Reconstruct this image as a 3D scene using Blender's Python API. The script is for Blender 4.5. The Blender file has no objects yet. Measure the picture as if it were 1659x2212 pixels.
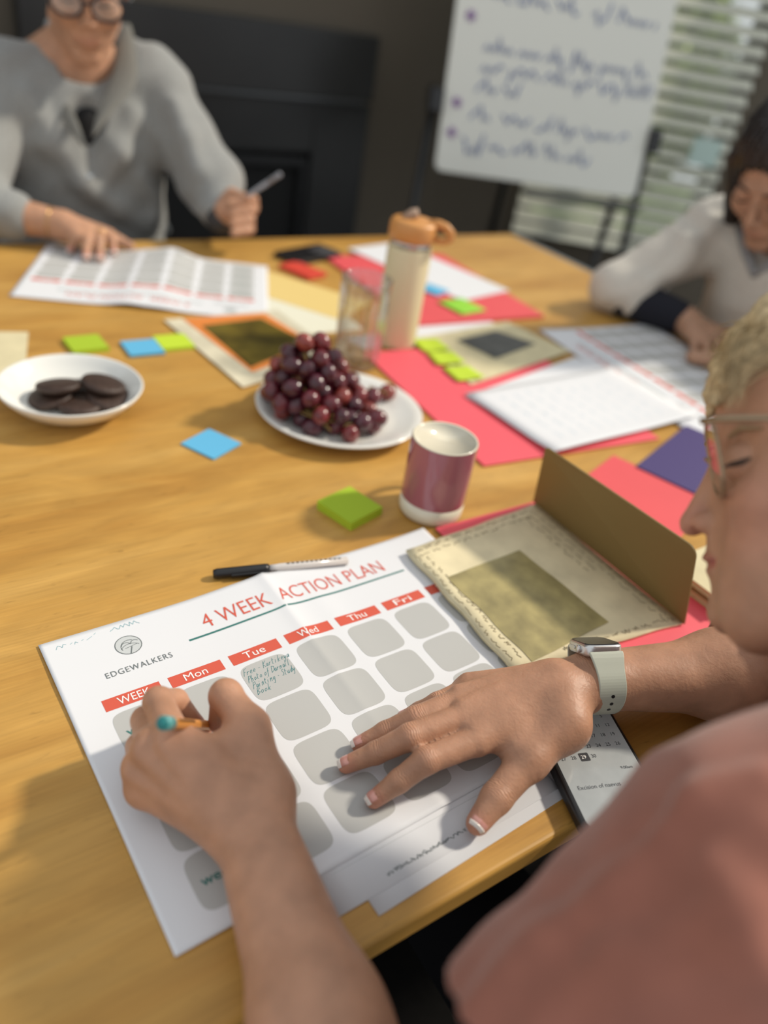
import bpy, bmesh, math, random
import numpy as np
from mathutils import Vector, Matrix

random.seed(7); RNG = np.random.default_rng(7)
scene = bpy.context.scene
COL = scene.collection
TZ = 0.75                        # table top height above the floor

# ------------------------------------------------------------------ camera
F, PITCH, ROLL, CAMH = 1657.74, math.radians(34.0105), math.radians(10.478), 0.5069
W_PX, H_PX = 1659, 2212
FW = np.array([0, math.cos(PITCH), -math.sin(PITCH)])
_rt = np.array([1.0, 0, 0]); _up = np.cross(_rt, FW)
RT = math.cos(ROLL) * _rt + math.sin(ROLL) * _up
UP = -math.sin(ROLL) * _rt + math.cos(ROLL) * _up
CAM = np.array([0, 0, TZ + CAMH])
cam_d = bpy.data.cameras.new('camera'); cam = bpy.data.objects.new('camera', cam_d); COL.objects.link(cam)
cam.matrix_world = Matrix([[RT[0], UP[0], -FW[0], CAM[0]], [RT[1], UP[1], -FW[1], CAM[1]], [RT[2], UP[2], -FW[2], CAM[2]], [0, 0, 0, 1]])
cam_d.sensor_fit = 'HORIZONTAL'; cam_d.sensor_width = 36.0; cam_d.lens = 36.0 * F / W_PX
cam_d.clip_start = 0.01; cam_d.clip_end = 60
cam_d.dof.use_dof = True; cam_d.dof.focus_distance = 0.65; cam_d.dof.aperture_fstop = 2.7
scene.camera = cam

# ------------------------------------------------------------------ light
A_T = math.radians(38.6)                                  # direction of the table's long edge
E1 = np.array([math.cos(A_T), math.sin(A_T), 0]); EN = np.array([-math.sin(A_T), math.cos(A_T), 0])
world = bpy.data.worlds.new('daylight'); scene.world = world; world.use_nodes = True
bg = world.node_tree.nodes['Background']; bg.inputs['Color'].default_value = (0.93, 0.97, 1.0, 1); bg.inputs['Strength'].default_value = 0.80
sun_d = bpy.data.lights.new('sun', 'SUN'); sun_d.energy = 3.4; sun_d.angle = math.radians(4.5); sun_d.color = (1.0, 0.91, 0.77)
sun = bpy.data.objects.new('sun', sun_d); COL.objects.link(sun); sun.location = (3, 3, 3.2)
_sd = Vector(-0.122 * E1 + 0.020 * EN + np.array([0, 0, -0.100]))
sun.rotation_euler = _sd.to_track_quat('-Z', 'Y').to_euler()
scene.view_settings.view_transform = 'Standard'; scene.view_settings.look = 'None'
scene.view_settings.exposure = 0.0; scene.view_settings.gamma = 1.0; scene.view_settings.use_curve_mapping = False

# ------------------------------------------------------------------ places
def ray(px, py): return FW + (px - W_PX / 2) / F * RT - (py - H_PX / 2) / F * UP
def P(px, py, z=0.0):             # where the sight line of a pixel meets a height above the table
    d = ray(px, py); return CAM + d * ((TZ + z - CAM[2]) / d[2])
def D(px, py, dep): return CAM + dep * ray(px, py)
def PV(px, py, t):                # ... meets an upright plane parallel to the table's far edge
    d = ray(px, py); return CAM + d * ((t - CAM @ EN) / (d @ EN))
def T(s, t, z=0.0): return s * E1 + t * EN + np.array([0, 0, TZ + z])
def st(p): return float(p @ E1), float(p @ EN)
def unit(v): v = np.asarray(v, float); return v / np.linalg.norm(v)

# ------------------------------------------------------------------ materials
MATS = {}
def mat(name, col, rough=0.6, metal=0.0, noise=0.0, nscale=20.0, bump=0.0, bscale=60.0, spec=0.5, sss=0.0, trans=0.0, coat=0.0, sheen=0.0, emit=0.0, attr=None):
    if name in MATS: return MATS[name]
    m = bpy.data.materials.new(name); m.use_nodes = True; nt = m.node_tree; b = nt.nodes['Principled BSDF']
    b.inputs['Base Color'].default_value = (*col, 1); b.inputs['Roughness'].default_value = rough; b.inputs['Metallic'].default_value = metal
    b.inputs['Specular IOR Level'].default_value = spec
    if sss: b.inputs['Subsurface Weight'].default_value = sss; b.inputs['Subsurface Radius'].default_value = (1.0, 0.35, 0.2); b.inputs['Subsurface Scale'].default_value = 0.006
    if trans: b.inputs['Transmission Weight'].default_value = trans
    if coat: b.inputs['Coat Weight'].default_value = coat; b.inputs['Coat Roughness'].default_value = 0.08
    if sheen: b.inputs['Sheen Weight'].default_value = sheen; b.inputs['Sheen Roughness'].default_value = 0.5
    if emit: b.inputs['Emission Color'].default_value = (*col, 1); b.inputs['Emission Strength'].default_value = emit
    tc = nt.nodes.new('ShaderNodeTexCoord')
    src = None
    if attr:
        a = nt.nodes.new('ShaderNodeAttribute'); a.attribute_name = attr; src = a.outputs['Color']
    if noise:
        n = nt.nodes.new('ShaderNodeTexNoise'); n.inputs['Scale'].default_value = nscale; n.inputs['Detail'].default_value = 5
        nt.links.new(tc.outputs['Object'], n.inputs['Vector'])
        r = nt.nodes.new('ShaderNodeMapRange'); r.inputs['From Min'].default_value = 0.3; r.inputs['From Max'].default_value = 0.7
        r.inputs['To Min'].default_value = 1 - noise; r.inputs['To Max'].default_value = 1 + noise * 0.6
        nt.links.new(n.outputs['Fac'], r.inputs['Value'])
        mx = nt.nodes.new('ShaderNodeMix'); mx.data_type = 'RGBA'; mx.blend_type = 'MULTIPLY'; mx.inputs['Factor'].default_value = 1
        if src: nt.links.new(src, mx.inputs[6])
        else: mx.inputs[6].default_value = (*col, 1)
        nt.links.new(r.outputs['Result'], mx.inputs[7]); src = mx.outputs[2]
    if src: nt.links.new(src, b.inputs['Base Color'])
    if bump:
        n2 = nt.nodes.new('ShaderNodeTexNoise'); n2.inputs['Scale'].default_value = bscale; n2.inputs['Detail'].default_value = 4
        nt.links.new(tc.outputs['Object'], n2.inputs['Vector'])
        bp = nt.nodes.new('ShaderNodeBump'); bp.inputs['Strength'].default_value = bump; bp.inputs['Distance'].default_value = 0.002
        nt.links.new(n2.outputs['Fac'], bp.inputs['Height']); nt.links.new(bp.outputs['Normal'], b.inputs['Normal'])
    MATS[name] = m; return m

def thin_glass(name, col=(0.97, 0.98, 0.97), rough=0.03, refl=0.5, fall=4.0):
    m = bpy.data.materials.new(name); m.use_nodes = True; nt = m.node_tree; nt.nodes.remove(nt.nodes['Principled BSDF']); out = nt.nodes['Material Output']
    t = nt.nodes.new('ShaderNodeBsdfTransparent'); t.inputs['Color'].default_value = (*col, 1); g = nt.nodes.new('ShaderNodeBsdfGlossy'); g.inputs['Roughness'].default_value = rough
    lw = nt.nodes.new('ShaderNodeLayerWeight'); lw.inputs['Blend'].default_value = 0.5; pw = nt.nodes.new('ShaderNodeMath'); pw.operation = 'POWER'; pw.inputs[1].default_value = fall; nt.links.new(lw.outputs['Facing'], pw.inputs[0])
    ma = nt.nodes.new('ShaderNodeMath'); ma.operation = 'MULTIPLY_ADD'; ma.inputs[1].default_value = refl; ma.inputs[2].default_value = 0.03 + refl * refl * 0.12; nt.links.new(pw.outputs[0], ma.inputs[0]); mx = nt.nodes.new('ShaderNodeMixShader')
    nt.links.new(ma.outputs[0], mx.inputs['Fac']); nt.links.new(t.outputs['BSDF'], mx.inputs[1]); nt.links.new(g.outputs['BSDF'], mx.inputs[2]); nt.links.new(mx.outputs['Shader'], out.inputs['Surface'])
    return m
def wood_mat():
    m = bpy.data.materials.new('honey_oak'); m.use_nodes = True; nt = m.node_tree; b = nt.nodes['Principled BSDF']; L = nt.links.new
    tc = nt.nodes.new('ShaderNodeTexCoord'); mp = nt.nodes.new('ShaderNodeMapping'); mp.inputs['Rotation'].default_value = (0, 0, -A_T)
    L(tc.outputs['Object'], mp.inputs['Vector'])
    def noise(sx, sy, sc, det, dist=0.0):
        q = nt.nodes.new('ShaderNodeMapping'); q.inputs['Scale'].default_value = (sx, sy, 1); L(mp.outputs['Vector'], q.inputs['Vector'])
        n = nt.nodes.new('ShaderNodeTexNoise'); n.inputs['Scale'].default_value = sc; n.inputs['Detail'].default_value = det; n.inputs['Distortion'].default_value = dist
        L(q.outputs['Vector'], n.inputs['Vector']); return n
    n1 = noise(0.9, 5.0, 2.2, 6, 1.2); n2 = noise(4, 140, 3.0, 4, 0.3); n3 = noise(1.2, 3.0, 5.0, 3, 2.5)
    cr = nt.nodes.new('ShaderNodeValToRGB'); e = cr.color_ramp.elements
    e[0].position = 0.28; e[0].color = (0.40, 0.195, 0.038, 1); e[1].position = 0.75; e[1].color = (0.60, 0.355, 0.100, 1)
    x = cr.color_ramp.elements.new(0.5); x.color = (0.51, 0.278, 0.064, 1)
    L(n1.outputs['Fac'], cr.inputs['Fac'])
    def mul(a, fac_out, lo, hi):
        r = nt.nodes.new('ShaderNodeMapRange'); r.inputs['From Min'].default_value = 0.3; r.inputs['From Max'].default_value = 0.7; r.inputs['To Min'].default_value = lo; r.inputs['To Max'].default_value = hi
        L(fac_out, r.inputs['Value']); mx = nt.nodes.new('ShaderNodeMix'); mx.data_type = 'RGBA'; mx.blend_type = 'MULTIPLY'; mx.inputs['Factor'].default_value = 1
        L(a, mx.inputs[6]); L(r.outputs['Result'], mx.inputs[7]); return mx.outputs[2]
    c = mul(cr.outputs['Color'], n2.outputs['Fac'], 0.90, 1.06); c = mul(c, n3.outputs['Fac'], 0.90, 1.08)
    n4 = noise(14, 60, 3.0, 2, 0.6); r4 = nt.nodes.new('ShaderNodeMapRange'); r4.inputs['From Min'].default_value = 0.66; r4.inputs['From Max'].default_value = 0.76; r4.inputs['To Min'].default_value = 1.0; r4.inputs['To Max'].default_value = 0.78
    L(n4.outputs['Fac'], r4.inputs['Value']); m4 = nt.nodes.new('ShaderNodeMix'); m4.data_type = 'RGBA'; m4.blend_type = 'MULTIPLY'; m4.inputs['Factor'].default_value = 1; L(c, m4.inputs[6]); L(r4.outputs['Result'], m4.inputs[7]); c = m4.outputs[2]
    L(c, b.inputs['Base Color']); b.inputs['Roughness'].default_value = 0.42; b.inputs['Specular IOR Level'].default_value = 0.35
    bp = nt.nodes.new('ShaderNodeBump'); bp.inputs['Strength'].default_value = 0.25; bp.inputs['Distance'].default_value = 0.0006
    L(n2.outputs['Fac'], bp.inputs['Height']); L(bp.outputs['Normal'], b.inputs['Normal'])
    return m

# ------------------------------------------------------------------ mesh helpers
class MB:
    def __init__(s): s.v = []; s.f = []
    def add(s, vs, fs):
        o = len(s.v); s.v += [tuple(map(float, q)) for q in vs]; s.f += [tuple(i + o for i in g) for g in fs]; return s
    def prism(s, pts, dirv):         # polygon (3D points) pushed along dirv
        n = len(pts); dv = np.asarray(dirv, float); b = [np.asarray(p, float) for p in pts]; t = [p + dv for p in b]
        nrm = sum(np.cross(b[i], b[(i + 1) % n]) for i in range(n))
        fs = [tuple(range(n))[::-1], tuple(range(n, 2 * n))] + [(i, (i + 1) % n, n + (i + 1) % n, n + i) for i in range(n)]
        if nrm @ dv < 0: fs = [g[::-1] for g in fs]
        return s.add(b + t, fs)
    def box(s, c, ax, ay, az, hx, hy, hz):
        c, ax, ay, az = [np.asarray(q, float) for q in (c, ax, ay, az)]
        pts = [c - ax * hx - ay * hy - az * hz, c + ax * hx - ay * hy - az * hz, c + ax * hx + ay * hy - az * hz, c - ax * hx + ay * hy - az * hz]
        return s.prism(pts, az * 2 * hz)
    def lathe(s, prof, c, seg=48, axis=(0, 0, 1), closed=False):
        az = unit(axis); ax = unit(np.cross(az, [0.3, 1, 0.2])); ay = np.cross(az, ax); c = np.asarray(c, float)
        vs = []; n = len(prof)
        for (r, h) in prof:
            for k in range(seg):
                a = 2 * math.pi * k / seg; vs.append(c + az * h + (ax * math.cos(a) + ay * math.sin(a)) * r)
        fs = []
        for i in range(n - 1 + (1 if closed else 0)):
            j = (i + 1) % n
            for k in range(seg): k2 = (k + 1) % seg; fs.append((i * seg + k, i * seg + k2, j * seg + k2, j * seg + k))
        if not closed:
            if prof[0][0] > 1e-6: fs.append(tuple(range(seg))[::-1])
            if prof[-1][0] > 1e-6: fs.append(tuple((n - 1) * seg + k for k in range(seg)))
        return s.add(vs, fs)
    def tube(s, path, r, seg=8, cap=True):
        path = [np.asarray(p, float) for p in path]; n = len(path); rs = r if hasattr(r, '__len__') else [r] * n
        up = None; vs = []
        for i in range(n):
            t = unit(path[min(i + 1, n - 1)] - path[max(i - 1, 0)])
            if up is None: up = unit(np.cross(t, [0.31, 0.17, 0.93])) if abs(t[2]) < 0.9 else unit(np.cross(t, [1, 0.2, 0]))
            up = unit(up - t * (up @ t)); w = np.cross(t, up)
            for k in range(seg):
                a = 2 * math.pi * k / seg; vs.append(path[i] + (up * math.cos(a) + w * math.sin(a)) * rs[i])
        fs = [(i * seg + k, i * seg + (k + 1) % seg, (i + 1) * seg + (k + 1) % seg, (i + 1) * seg + k) for i in range(n - 1) for k in range(seg)]
        if cap: fs += [tuple(range(seg))[::-1], tuple((n - 1) * seg + k for k in range(seg))]
        return s.add(vs, fs)
    def ball(s, c, r, seg=16, rings=10, ax=None):
        c = np.asarray(c, float); r = np.broadcast_to(np.asarray(r, float), (3,)); ax = np.eye(3) if ax is None else np.asarray(ax)
        vs = []
        for i in range(rings + 1):
            th = math.pi * i / rings
            for k in range(seg):
                a = 2 * math.pi * k / seg
                q = np.array([math.sin(th) * math.cos(a), math.sin(th) * math.sin(a), math.cos(th)]) * r
                vs.append(c + q @ ax)
        fs = [(i * seg + k, (i + 1) * seg + k, (i + 1) * seg + (k + 1) % seg, i * seg + (k + 1) % seg) for i in range(rings) for k in range(seg)]
        return s.add(vs, fs)
    def obj(s, name, m, parent=None, smooth=False, bevel=0.0, weld=True, **kw): return link_mesh(name, s.v, s.f, m, parent, smooth, bevel, weld, **kw)

def link_mesh(name, v, f, m, parent=None, smooth=False, bevel=0.0, weld=False, seg=2, world_origin=False):
    v = np.asarray(v, float)
    lo, hi = v.min(0), v.max(0); o0 = np.array([(lo[0] + hi[0]) / 2, (lo[1] + hi[1]) / 2, lo[2]])
    me = bpy.data.meshes.new(name); me.from_pydata((v - o0).tolist(), [], f)
    if weld:
        bm = bmesh.new(); bm.from_mesh(me); bmesh.ops.remove_doubles(bm, verts=bm.verts, dist=1e-6); bmesh.ops.recalc_face_normals(bm, faces=bm.faces); bm.to_mesh(me); bm.free()
    me.materials.append(m)
    if smooth: me.polygons.foreach_set('use_smooth', [True] * len(me.polygons))
    o = bpy.data.objects.new(name, me); COL.objects.link(o)
    if parent is not None:
        o.parent = parent; o.location = Vector(o0) - world_loc(parent)
    else: o.location = Vector(o0)
    if bevel:
        b = o.modifiers.new('bevel', 'BEVEL'); b.width = bevel; b.segments = seg; b.limit_method = 'ANGLE'; b.angle_limit = 0.6
    return o
def world_loc(o):
    l = Vector(o.location)
    while o.parent is not None: o = o.parent; l = l + Vector(o.location)
    return l
def tag(o, label, cat, group=None, kind=None):
    if label: o['label'] = label
    if cat: o['category'] = cat
    if group: o['group'] = group
    if kind: o['kind'] = kind
    return o
def thing(name, loc, label, cat, group=None):
    o = bpy.data.objects.new(name, None); COL.objects.link(o); o.location = Vector(loc); o.empty_display_size = 0.05
    return tag(o, label, cat, group)
def structure(o): o['kind'] = 'structure'; return o

def text_mesh(body, size=1.0, shear=0.0, offset=0.0, spacing=1.0):
    c = bpy.data.curves.new('lettering', 'FONT'); c.body = body; c.size = size; c.shear = shear; c.offset = offset; c.space_character = spacing; c.resolution_u = 3
    o = bpy.data.objects.new('lettering', c); me = o.to_mesh()
    v = np.array([q.co[:] for q in me.vertices]) if len(me.vertices) else np.zeros((0, 3)); f = [tuple(p.vertices) for p in me.polygons]
    o.to_mesh_clear(); bpy.data.objects.remove(o); bpy.data.curves.remove(c)
    return v, f

# ------------------------------------------------------------------ smooth solid bodies (signed distance fields, dual contoured)
def cap(a, b, ra, rb=None, k=0.006, flat=None, fs=1.0, op=1):
    a = np.asarray(a, np.float64); b = np.asarray(b, np.float64); rb = ra if rb is None else rb
    R = max(ra, rb) * max(1.0, 1.0 / fs)
    return dict(t='c', a=a, b=b, ra=ra, rb=rb, k=k, flat=None if flat is None else unit(flat), fs=fs, op=op, c=(a + b) / 2, R=np.linalg.norm(b - a) / 2 + R)
def ell(c, ax, r, k=0.006, op=1):
    c = np.asarray(c, np.float64); r = np.asarray(r, float)
    return dict(t='e', c=c, ax=np.asarray(ax, float), r=r, k=k, op=op, R=float(r.max()))
def sph(c, r, k=0.006, op=1): return cap(c, np.asarray(c) + 1e-6, r, r, k, op=op)
def half(c, n, k=0.001, op=-1):      # everything on the +n side
    return dict(t='h', c=np.asarray(c, float), n=unit(n), k=k, op=op, R=1e9)
def pd(p, X):
    if p['t'] == 'h': return -((X - p['c']) @ p['n'])
    if p['t'] == 'c':
        ab = p['b'] - p['a']; q = X - p['a']; t = np.clip((q @ ab) / max(ab @ ab, 1e-12), 0, 1)
        q = q - t[:, None] * ab
        if p['flat'] is not None:
            h = q @ p['flat']; q = q + (h * (p['fs'] - 1))[:, None] * p['flat']
        return np.sqrt((q * q).sum(1)) - (p['ra'] + (p['rb'] - p['ra']) * t)
    q = ((X - p['c']) @ p['ax'].T)
    k0 = np.sqrt(((q / p['r']) ** 2).sum(1)); k1 = np.sqrt(((q / p['r'] ** 2) ** 2).sum(1)) + 1e-9
    return k0 * (k0 - 1) / k1
def sdf(prims, X):
    d = np.full(len(X), 1e3)
    for p in prims:
        e = pd(p, X); k = p['k']
        if p['op'] > 0:
            h = np.maximum(k - np.abs(d - e), 0) / k; d = np.minimum(d, e) - h * h * k * 0.25
        else:
            e = -e; h = np.maximum(k - np.abs(d - e), 0) / k; d = np.maximum(d, e) + h * h * k * 0.25
    return d
def sdf_mesh(prims, h, disp=None, N=16, dmax=0.0):
    adds = [p for p in prims if p['op'] > 0]
    lo = np.min([p['c'] - p['R'] for p in adds], 0) - 3 * h - dmax; hi = np.max([p['c'] + p['R'] for p in adds], 0) + 3 * h + dmax
    nb = np.ceil((hi - lo) / (h * N)).astype(int); NY = int(nb[1] * N + 4); NZ = int(nb[2] * N + 4)
    g = np.stack(np.meshgrid(*[np.arange(n) for n in nb], indexing='ij'), -1).reshape(-1, 3)
    cen = lo + (g + 0.5) * (h * N); bR = h * N * 0.867
    dc = np.concatenate([sdf(prims, c) for c in np.array_split(cen, max(1, len(cen) // 60000))])
    g = g[np.abs(dc) < bR * 1.35 + 0.004 + dmax]
    ii = np.stack(np.meshgrid(*[np.arange(N + 1)] * 3, indexing='ij'), -1).reshape(-1, 3)
    gids = []; vs = []; quads = []
    corner = np.array([[x, y, z] for x in (0, 1) for y in (0, 1) for z in (0, 1)])
    edges = [(0, 1), (2, 3), (4, 5), (6, 7), (0, 2), (1, 3), (4, 6), (5, 7), (0, 4), (1, 5), (2, 6), (3, 7)]
    def gid(a): return (a[:, 0].astype(np.int64) * NY + a[:, 1]) * NZ + a[:, 2]
    for b in g:
        c0 = lo + (b + 0.5) * (h * N)
        sub = [p for p in prims if p['t'] == 'h' or np.linalg.norm(p['c'] - c0) - p['R'] < 3 * bR + p['k'] + dmax]
        if not sub: continue
        X = lo + (b * N + ii) * h
        d = sdf(sub, X)
        if disp is not None: d = d + disp(X, d)
        a = d.reshape(N + 1, N + 1, N + 1); s = a < 0
        if s.all() or not s.any(): continue
        C = [s[x:N + x, y:N + y, z:N + z] for x, y, z in corner]
        cnt = sum(q.astype(np.int8) for q in C); act = np.argwhere((cnt > 0) & (cnt < 8))
        if len(act):
            val = np.stack([a[act[:, 0] + x, act[:, 1] + y, act[:, 2] + z] for x, y, z in corner], 1)
            acc = np.zeros((len(act), 3)); num = np.zeros(len(act))
            for (i, j) in edges:
                m = (val[:, i] < 0) != (val[:, j] < 0)
                t = np.where(m, val[:, i] / np.where(m, val[:, i] - val[:, j], 1), 0)
                acc += np.where(m[:, None], corner[i] + t[:, None] * (corner[j] - corner[i]), 0); num += m
            vs.append(lo + (b * N + act + acc / num[:, None]) * h); gids.append(gid(b * N + act))
        for ax in range(3):
            sl1 = [slice(0, N)] * 3; sl2 = [slice(0, N)] * 3; sl2[ax] = slice(1, N + 1)
            A_, B_ = s[tuple(sl1)], s[tuple(sl2)]; e = np.argwhere(A_ != B_)
            if not len(e): continue
            inside = A_[e[:, 0], e[:, 1], e[:, 2]]; e = e + b * N
            u, v = (ax + 1) % 3, (ax + 2) % 3
            du = np.zeros(3, int); du[u] = 1; dv = np.zeros(3, int); dv[v] = 1
            q = np.stack([gid(e - du - dv), gid(e - dv), gid(e), gid(e - du)], 1)
            q[~inside] = q[~inside][:, ::-1]; quads.append(q)
    G = np.concatenate(gids); V = np.concatenate(vs); Q = np.concatenate(quads)
    o = np.argsort(G); G = G[o]; V = V[o]
    idx = np.clip(np.searchsorted(G, Q), 0, len(G) - 1); ok = (G[idx] == Q).all(1)
    return V, idx[ok]
def np_obj(name, V, Q, m, parent=None, col=None, smooth=True):
    lo, hi = V.min(0), V.max(0); o0 = np.array([(lo[0] + hi[0]) / 2, (lo[1] + hi[1]) / 2, lo[2]])
    me = bpy.data.meshes.new(name); n = Q.shape[1]
    me.vertices.add(len(V)); me.vertices.foreach_set('co', (V - o0).astype(np.float32).ravel())
    me.loops.add(Q.size); me.loops.foreach_set('vertex_index', Q.astype(np.int32).ravel())
    me.polygons.add(len(Q)); me.polygons.foreach_set('loop_start', np.arange(0, Q.size, n, dtype=np.int32)); me.polygons.foreach_set('loop_total', np.full(len(Q), n, np.int32))
    me.polygons.foreach_set('use_smooth', np.full(len(Q), smooth)); me.update(calc_edges=True); me.validate()
    if col is not None:
        at = me.color_attributes.new('Col', 'FLOAT_COLOR', 'POINT'); at.data.foreach_set('color', np.concatenate([col, np.ones((len(col), 1))], 1).astype(np.float32).ravel())
    me.materials.append(m)
    o = bpy.data.objects.new(name, me); COL.objects.link(o)
    if parent is not None: o.parent = parent; o.location = Vector(o0) - world_loc(parent)
    else: o.location = Vector(o0)
    return o
def paint(V, base, spots):            # natural colour of skin: lips, finger tips, knuckles
    c = np.tile(np.asarray(base, float), (len(V), 1))
    for (p, r, q, w) in spots:
        d = np.linalg.norm(V - np.asarray(p), axis=1) / r; f = (w * np.clip(1 - d * d, 0, 1))[:, None]
        c = c * (1 - f) + np.asarray(q) * f
    return c

# ------------------------------------------------------------------ palette
WHITE_PAPER = mat('white_paper', (0.72, 0.725, 0.745), 0.75, spec=0.3)
CREAM_PAPER = mat('cream_paper', (0.66, 0.58, 0.36), 0.8, noise=0.10, nscale=30)
AGED_PAPER = mat('aged_paper', (0.74, 0.65, 0.42), 0.8, noise=0.18, nscale=22)
RED_CARD = mat('red_card', (0.72, 0.085, 0.095), 0.6, noise=0.04, nscale=8)
PINK_CARD = mat('coral_card', (0.80, 0.10, 0.13), 0.6, noise=0.03, nscale=8)
PURPLE = mat('purple_card', (0.055, 0.036, 0.15), 0.55)
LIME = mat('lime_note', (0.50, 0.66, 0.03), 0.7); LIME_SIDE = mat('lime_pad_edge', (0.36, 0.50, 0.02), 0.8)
BLUE = mat('blue_note', (0.11, 0.43, 0.68), 0.7)
CERAMIC = mat('white_ceramic', (0.78, 0.77, 0.72), 0.18, spec=0.5, coat=0.4)
BLACK = mat('black_plastic', (0.012, 0.012, 0.013), 0.35)
BLACK_GLASS = mat('black_glass', (0.01, 0.01, 0.012), 0.08)
STEEL = mat('brushed_steel', (0.55, 0.55, 0.55), 0.3, metal=1.0)
TEAL = mat('teal_ink', (0.012, 0.16, 0.17), 0.7); TEAL_PRINT = mat('teal_print', (0.03, 0.17, 0.15), 0.7)
RED_PRINT = mat('coral_print', (0.62, 0.095, 0.055), 0.7); GREY_PRINT = mat('grey_print', (0.46, 0.46, 0.445), 0.75)
INK_GREY = mat('grey_ink', (0.16, 0.18, 0.18), 0.7); LOGO_PALE = mat('pale_grey_print', (0.55, 0.57, 0.57), 0.7); WHITE_PRINT = mat('white_print', (0.85, 0.84, 0.82), 0.7)
WOOD = wood_mat()

# ------------------------------------------------------------------ room
WALL = mat('taupe_paint', (0.12, 0.100, 0.074), 0.85, noise=0.06, nscale=3)
FLOOR = mat('dark_carpet', (0.005, 0.0045, 0.004), 0.95, spec=0.1, noise=0.25, nscale=90, bump=0.4, bscale=300)
TB = 2.60                                        # the fireplace wall
YW = 3.30                                        # the window wall (faces the camera)
def PY(px, py, y=YW):
    d = ray(px, py); return CAM + d * (y / d[1])
flr = MB(); flr.prism([(-3.2, -1.6, -0.05), (3.6, -1.6, -0.05), (3.6, 3.45, -0.05), (-3.2, 3.45, -0.05)], (0, 0, 0.05)); structure(flr.obj('floor', FLOOR))
# fireplace wall runs from far left to the corner with the window wall
xc = (EN[1] * YW - TB) / -EN[0]; cor = np.array([xc, YW, 0.0]); left = cor - E1 * 3.6
m_ = MB(); m_.prism([left, cor, cor + EN * 0.1, left + EN * 0.1], (0, 0, 2.5)); structure(m_.obj('wall_back', WALL))
# window wall with an opening
wl, wr = PY(1108, 470)[0], PY(1640, 130)[0]; wb = PY(1110, 500)[2]; wt = 2.15
wm = MB()
def wslab(x0, x1, z0, z1): wm.prism([(x0, YW, z0), (x1, YW, z0), (x1, YW + 0.12, z0), (x0, YW + 0.12, z0)], (0, 0, z1 - z0))
wslab(xc, wl, 0, 2.5); wslab(wr, 3.4, 0, 2.5); wslab(wl, wr, 0, wb); wslab(wl, wr, wt, 2.5)
structure(wm.obj('wall_window', WALL))
# window: frame, pane, sill
win = thing('window_1', ((wl + wr) / 2, YW + 0.06, wb), None, None); win['kind'] = 'structure'
FRAME = mat('grey_window_frame', (0.20, 0.20, 0.18), 0.5)
fm = MB()
for (a, b) in ((wl, wl + 0.04), (wr - 0.04, wr), ((wl + wr) / 2 - 0.015, (wl + wr) / 2 + 0.015)): fm.prism([(a, YW + 0.05, wb), (b, YW + 0.05, wb), (b, YW + 0.09, wb), (a, YW + 0.09, wb)], (0, 0, wt - wb))
for (a, b) in ((wb, wb + 0.04), (wt - 0.04, wt)): fm.prism([(wl, YW + 0.05, a), (wr, YW + 0.05, a), (wr, YW + 0.09, a), (wl, YW + 0.09, a)], (0, 0, b - a))
fm.obj('window_frame', FRAME, win)
GLASS = thin_glass('clear_glass')
pm = MB(); pm.prism([(wl + .04, YW + 0.068, wb + .04), (wr - .04, YW + 0.068, wb + .04), (wr - .04, YW + 0.072, wb + .04), (wl + .04, YW + 0.072, wb + .04)], (0, 0, wt - wb - .08)); pm.obj('window_pane', GLASS, win)
# venetian blind: every slat its own piece
SLAT = mat('offwhite_slat', (0.80, 0.80, 0.70), 0.6)
_nt = SLAT.node_tree; _b = _nt.nodes['Principled BSDF']; _t = _nt.nodes.new('ShaderNodeBsdfTranslucent'); _t.inputs['Color'].default_value = (0.80, 0.80, 0.66, 1); _m = _nt.nodes.new('ShaderNodeMixShader'); _m.inputs['Fac'].default_value = 0.18
_nt.links.new(_b.outputs['BSDF'], _m.inputs[1]); _nt.links.new(_t.outputs['BSDF'], _m.inputs[2]); _nt.links.new(_m.outputs['Shader'], _nt.nodes['Material Output'].inputs['Surface'])
blind = thing('venetian_blind', ((wl + wr) / 2, YW - 0.04, wb), 'off-white venetian blind with tilted slats hanging in the window behind the whiteboard', 'blind')
hr = MB(); hr.box(((wl + wr) / 2, YW - 0.04, wt - 0.02), (1, 0, 0), (0, 1, 0), (0, 0, 1), (wr - wl) / 2, 0.03, 0.025); hr.obj('head_rail', SLAT, blind)
tilt = math.radians(38); ay = np.array([0, math.cos(tilt), math.sin(tilt)]); az = np.array([0, -math.sin(tilt), math.cos(tilt)])
sl = MB(); sl.box((0, 0, 0), (1, 0, 0), ay, az, (wr - wl) / 2 - 0.004, 0.0255, 0.0014)
sme = bpy.data.meshes.new('slat'); sme.from_pydata(sl.v, [], sl.f); sme.materials.append(SLAT)
zz = wb + 0.03
while zz < wt - 0.06:
    o = bpy.data.objects.new('slat', sme); COL.objects.link(o); o.parent = blind; o.location = (0, 0, zz - wb); zz += 0.0515
for fx in (0.2, 0.8):
    cd = MB(); cd.tube([(wl + (wr - wl) * fx, YW - 0.068, wb + 0.02), (wl + (wr - wl) * fx, YW - 0.068, wt - 0.03)], 0.0012, 5); cd.obj('ladder_cord', SLAT, blind)
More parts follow.
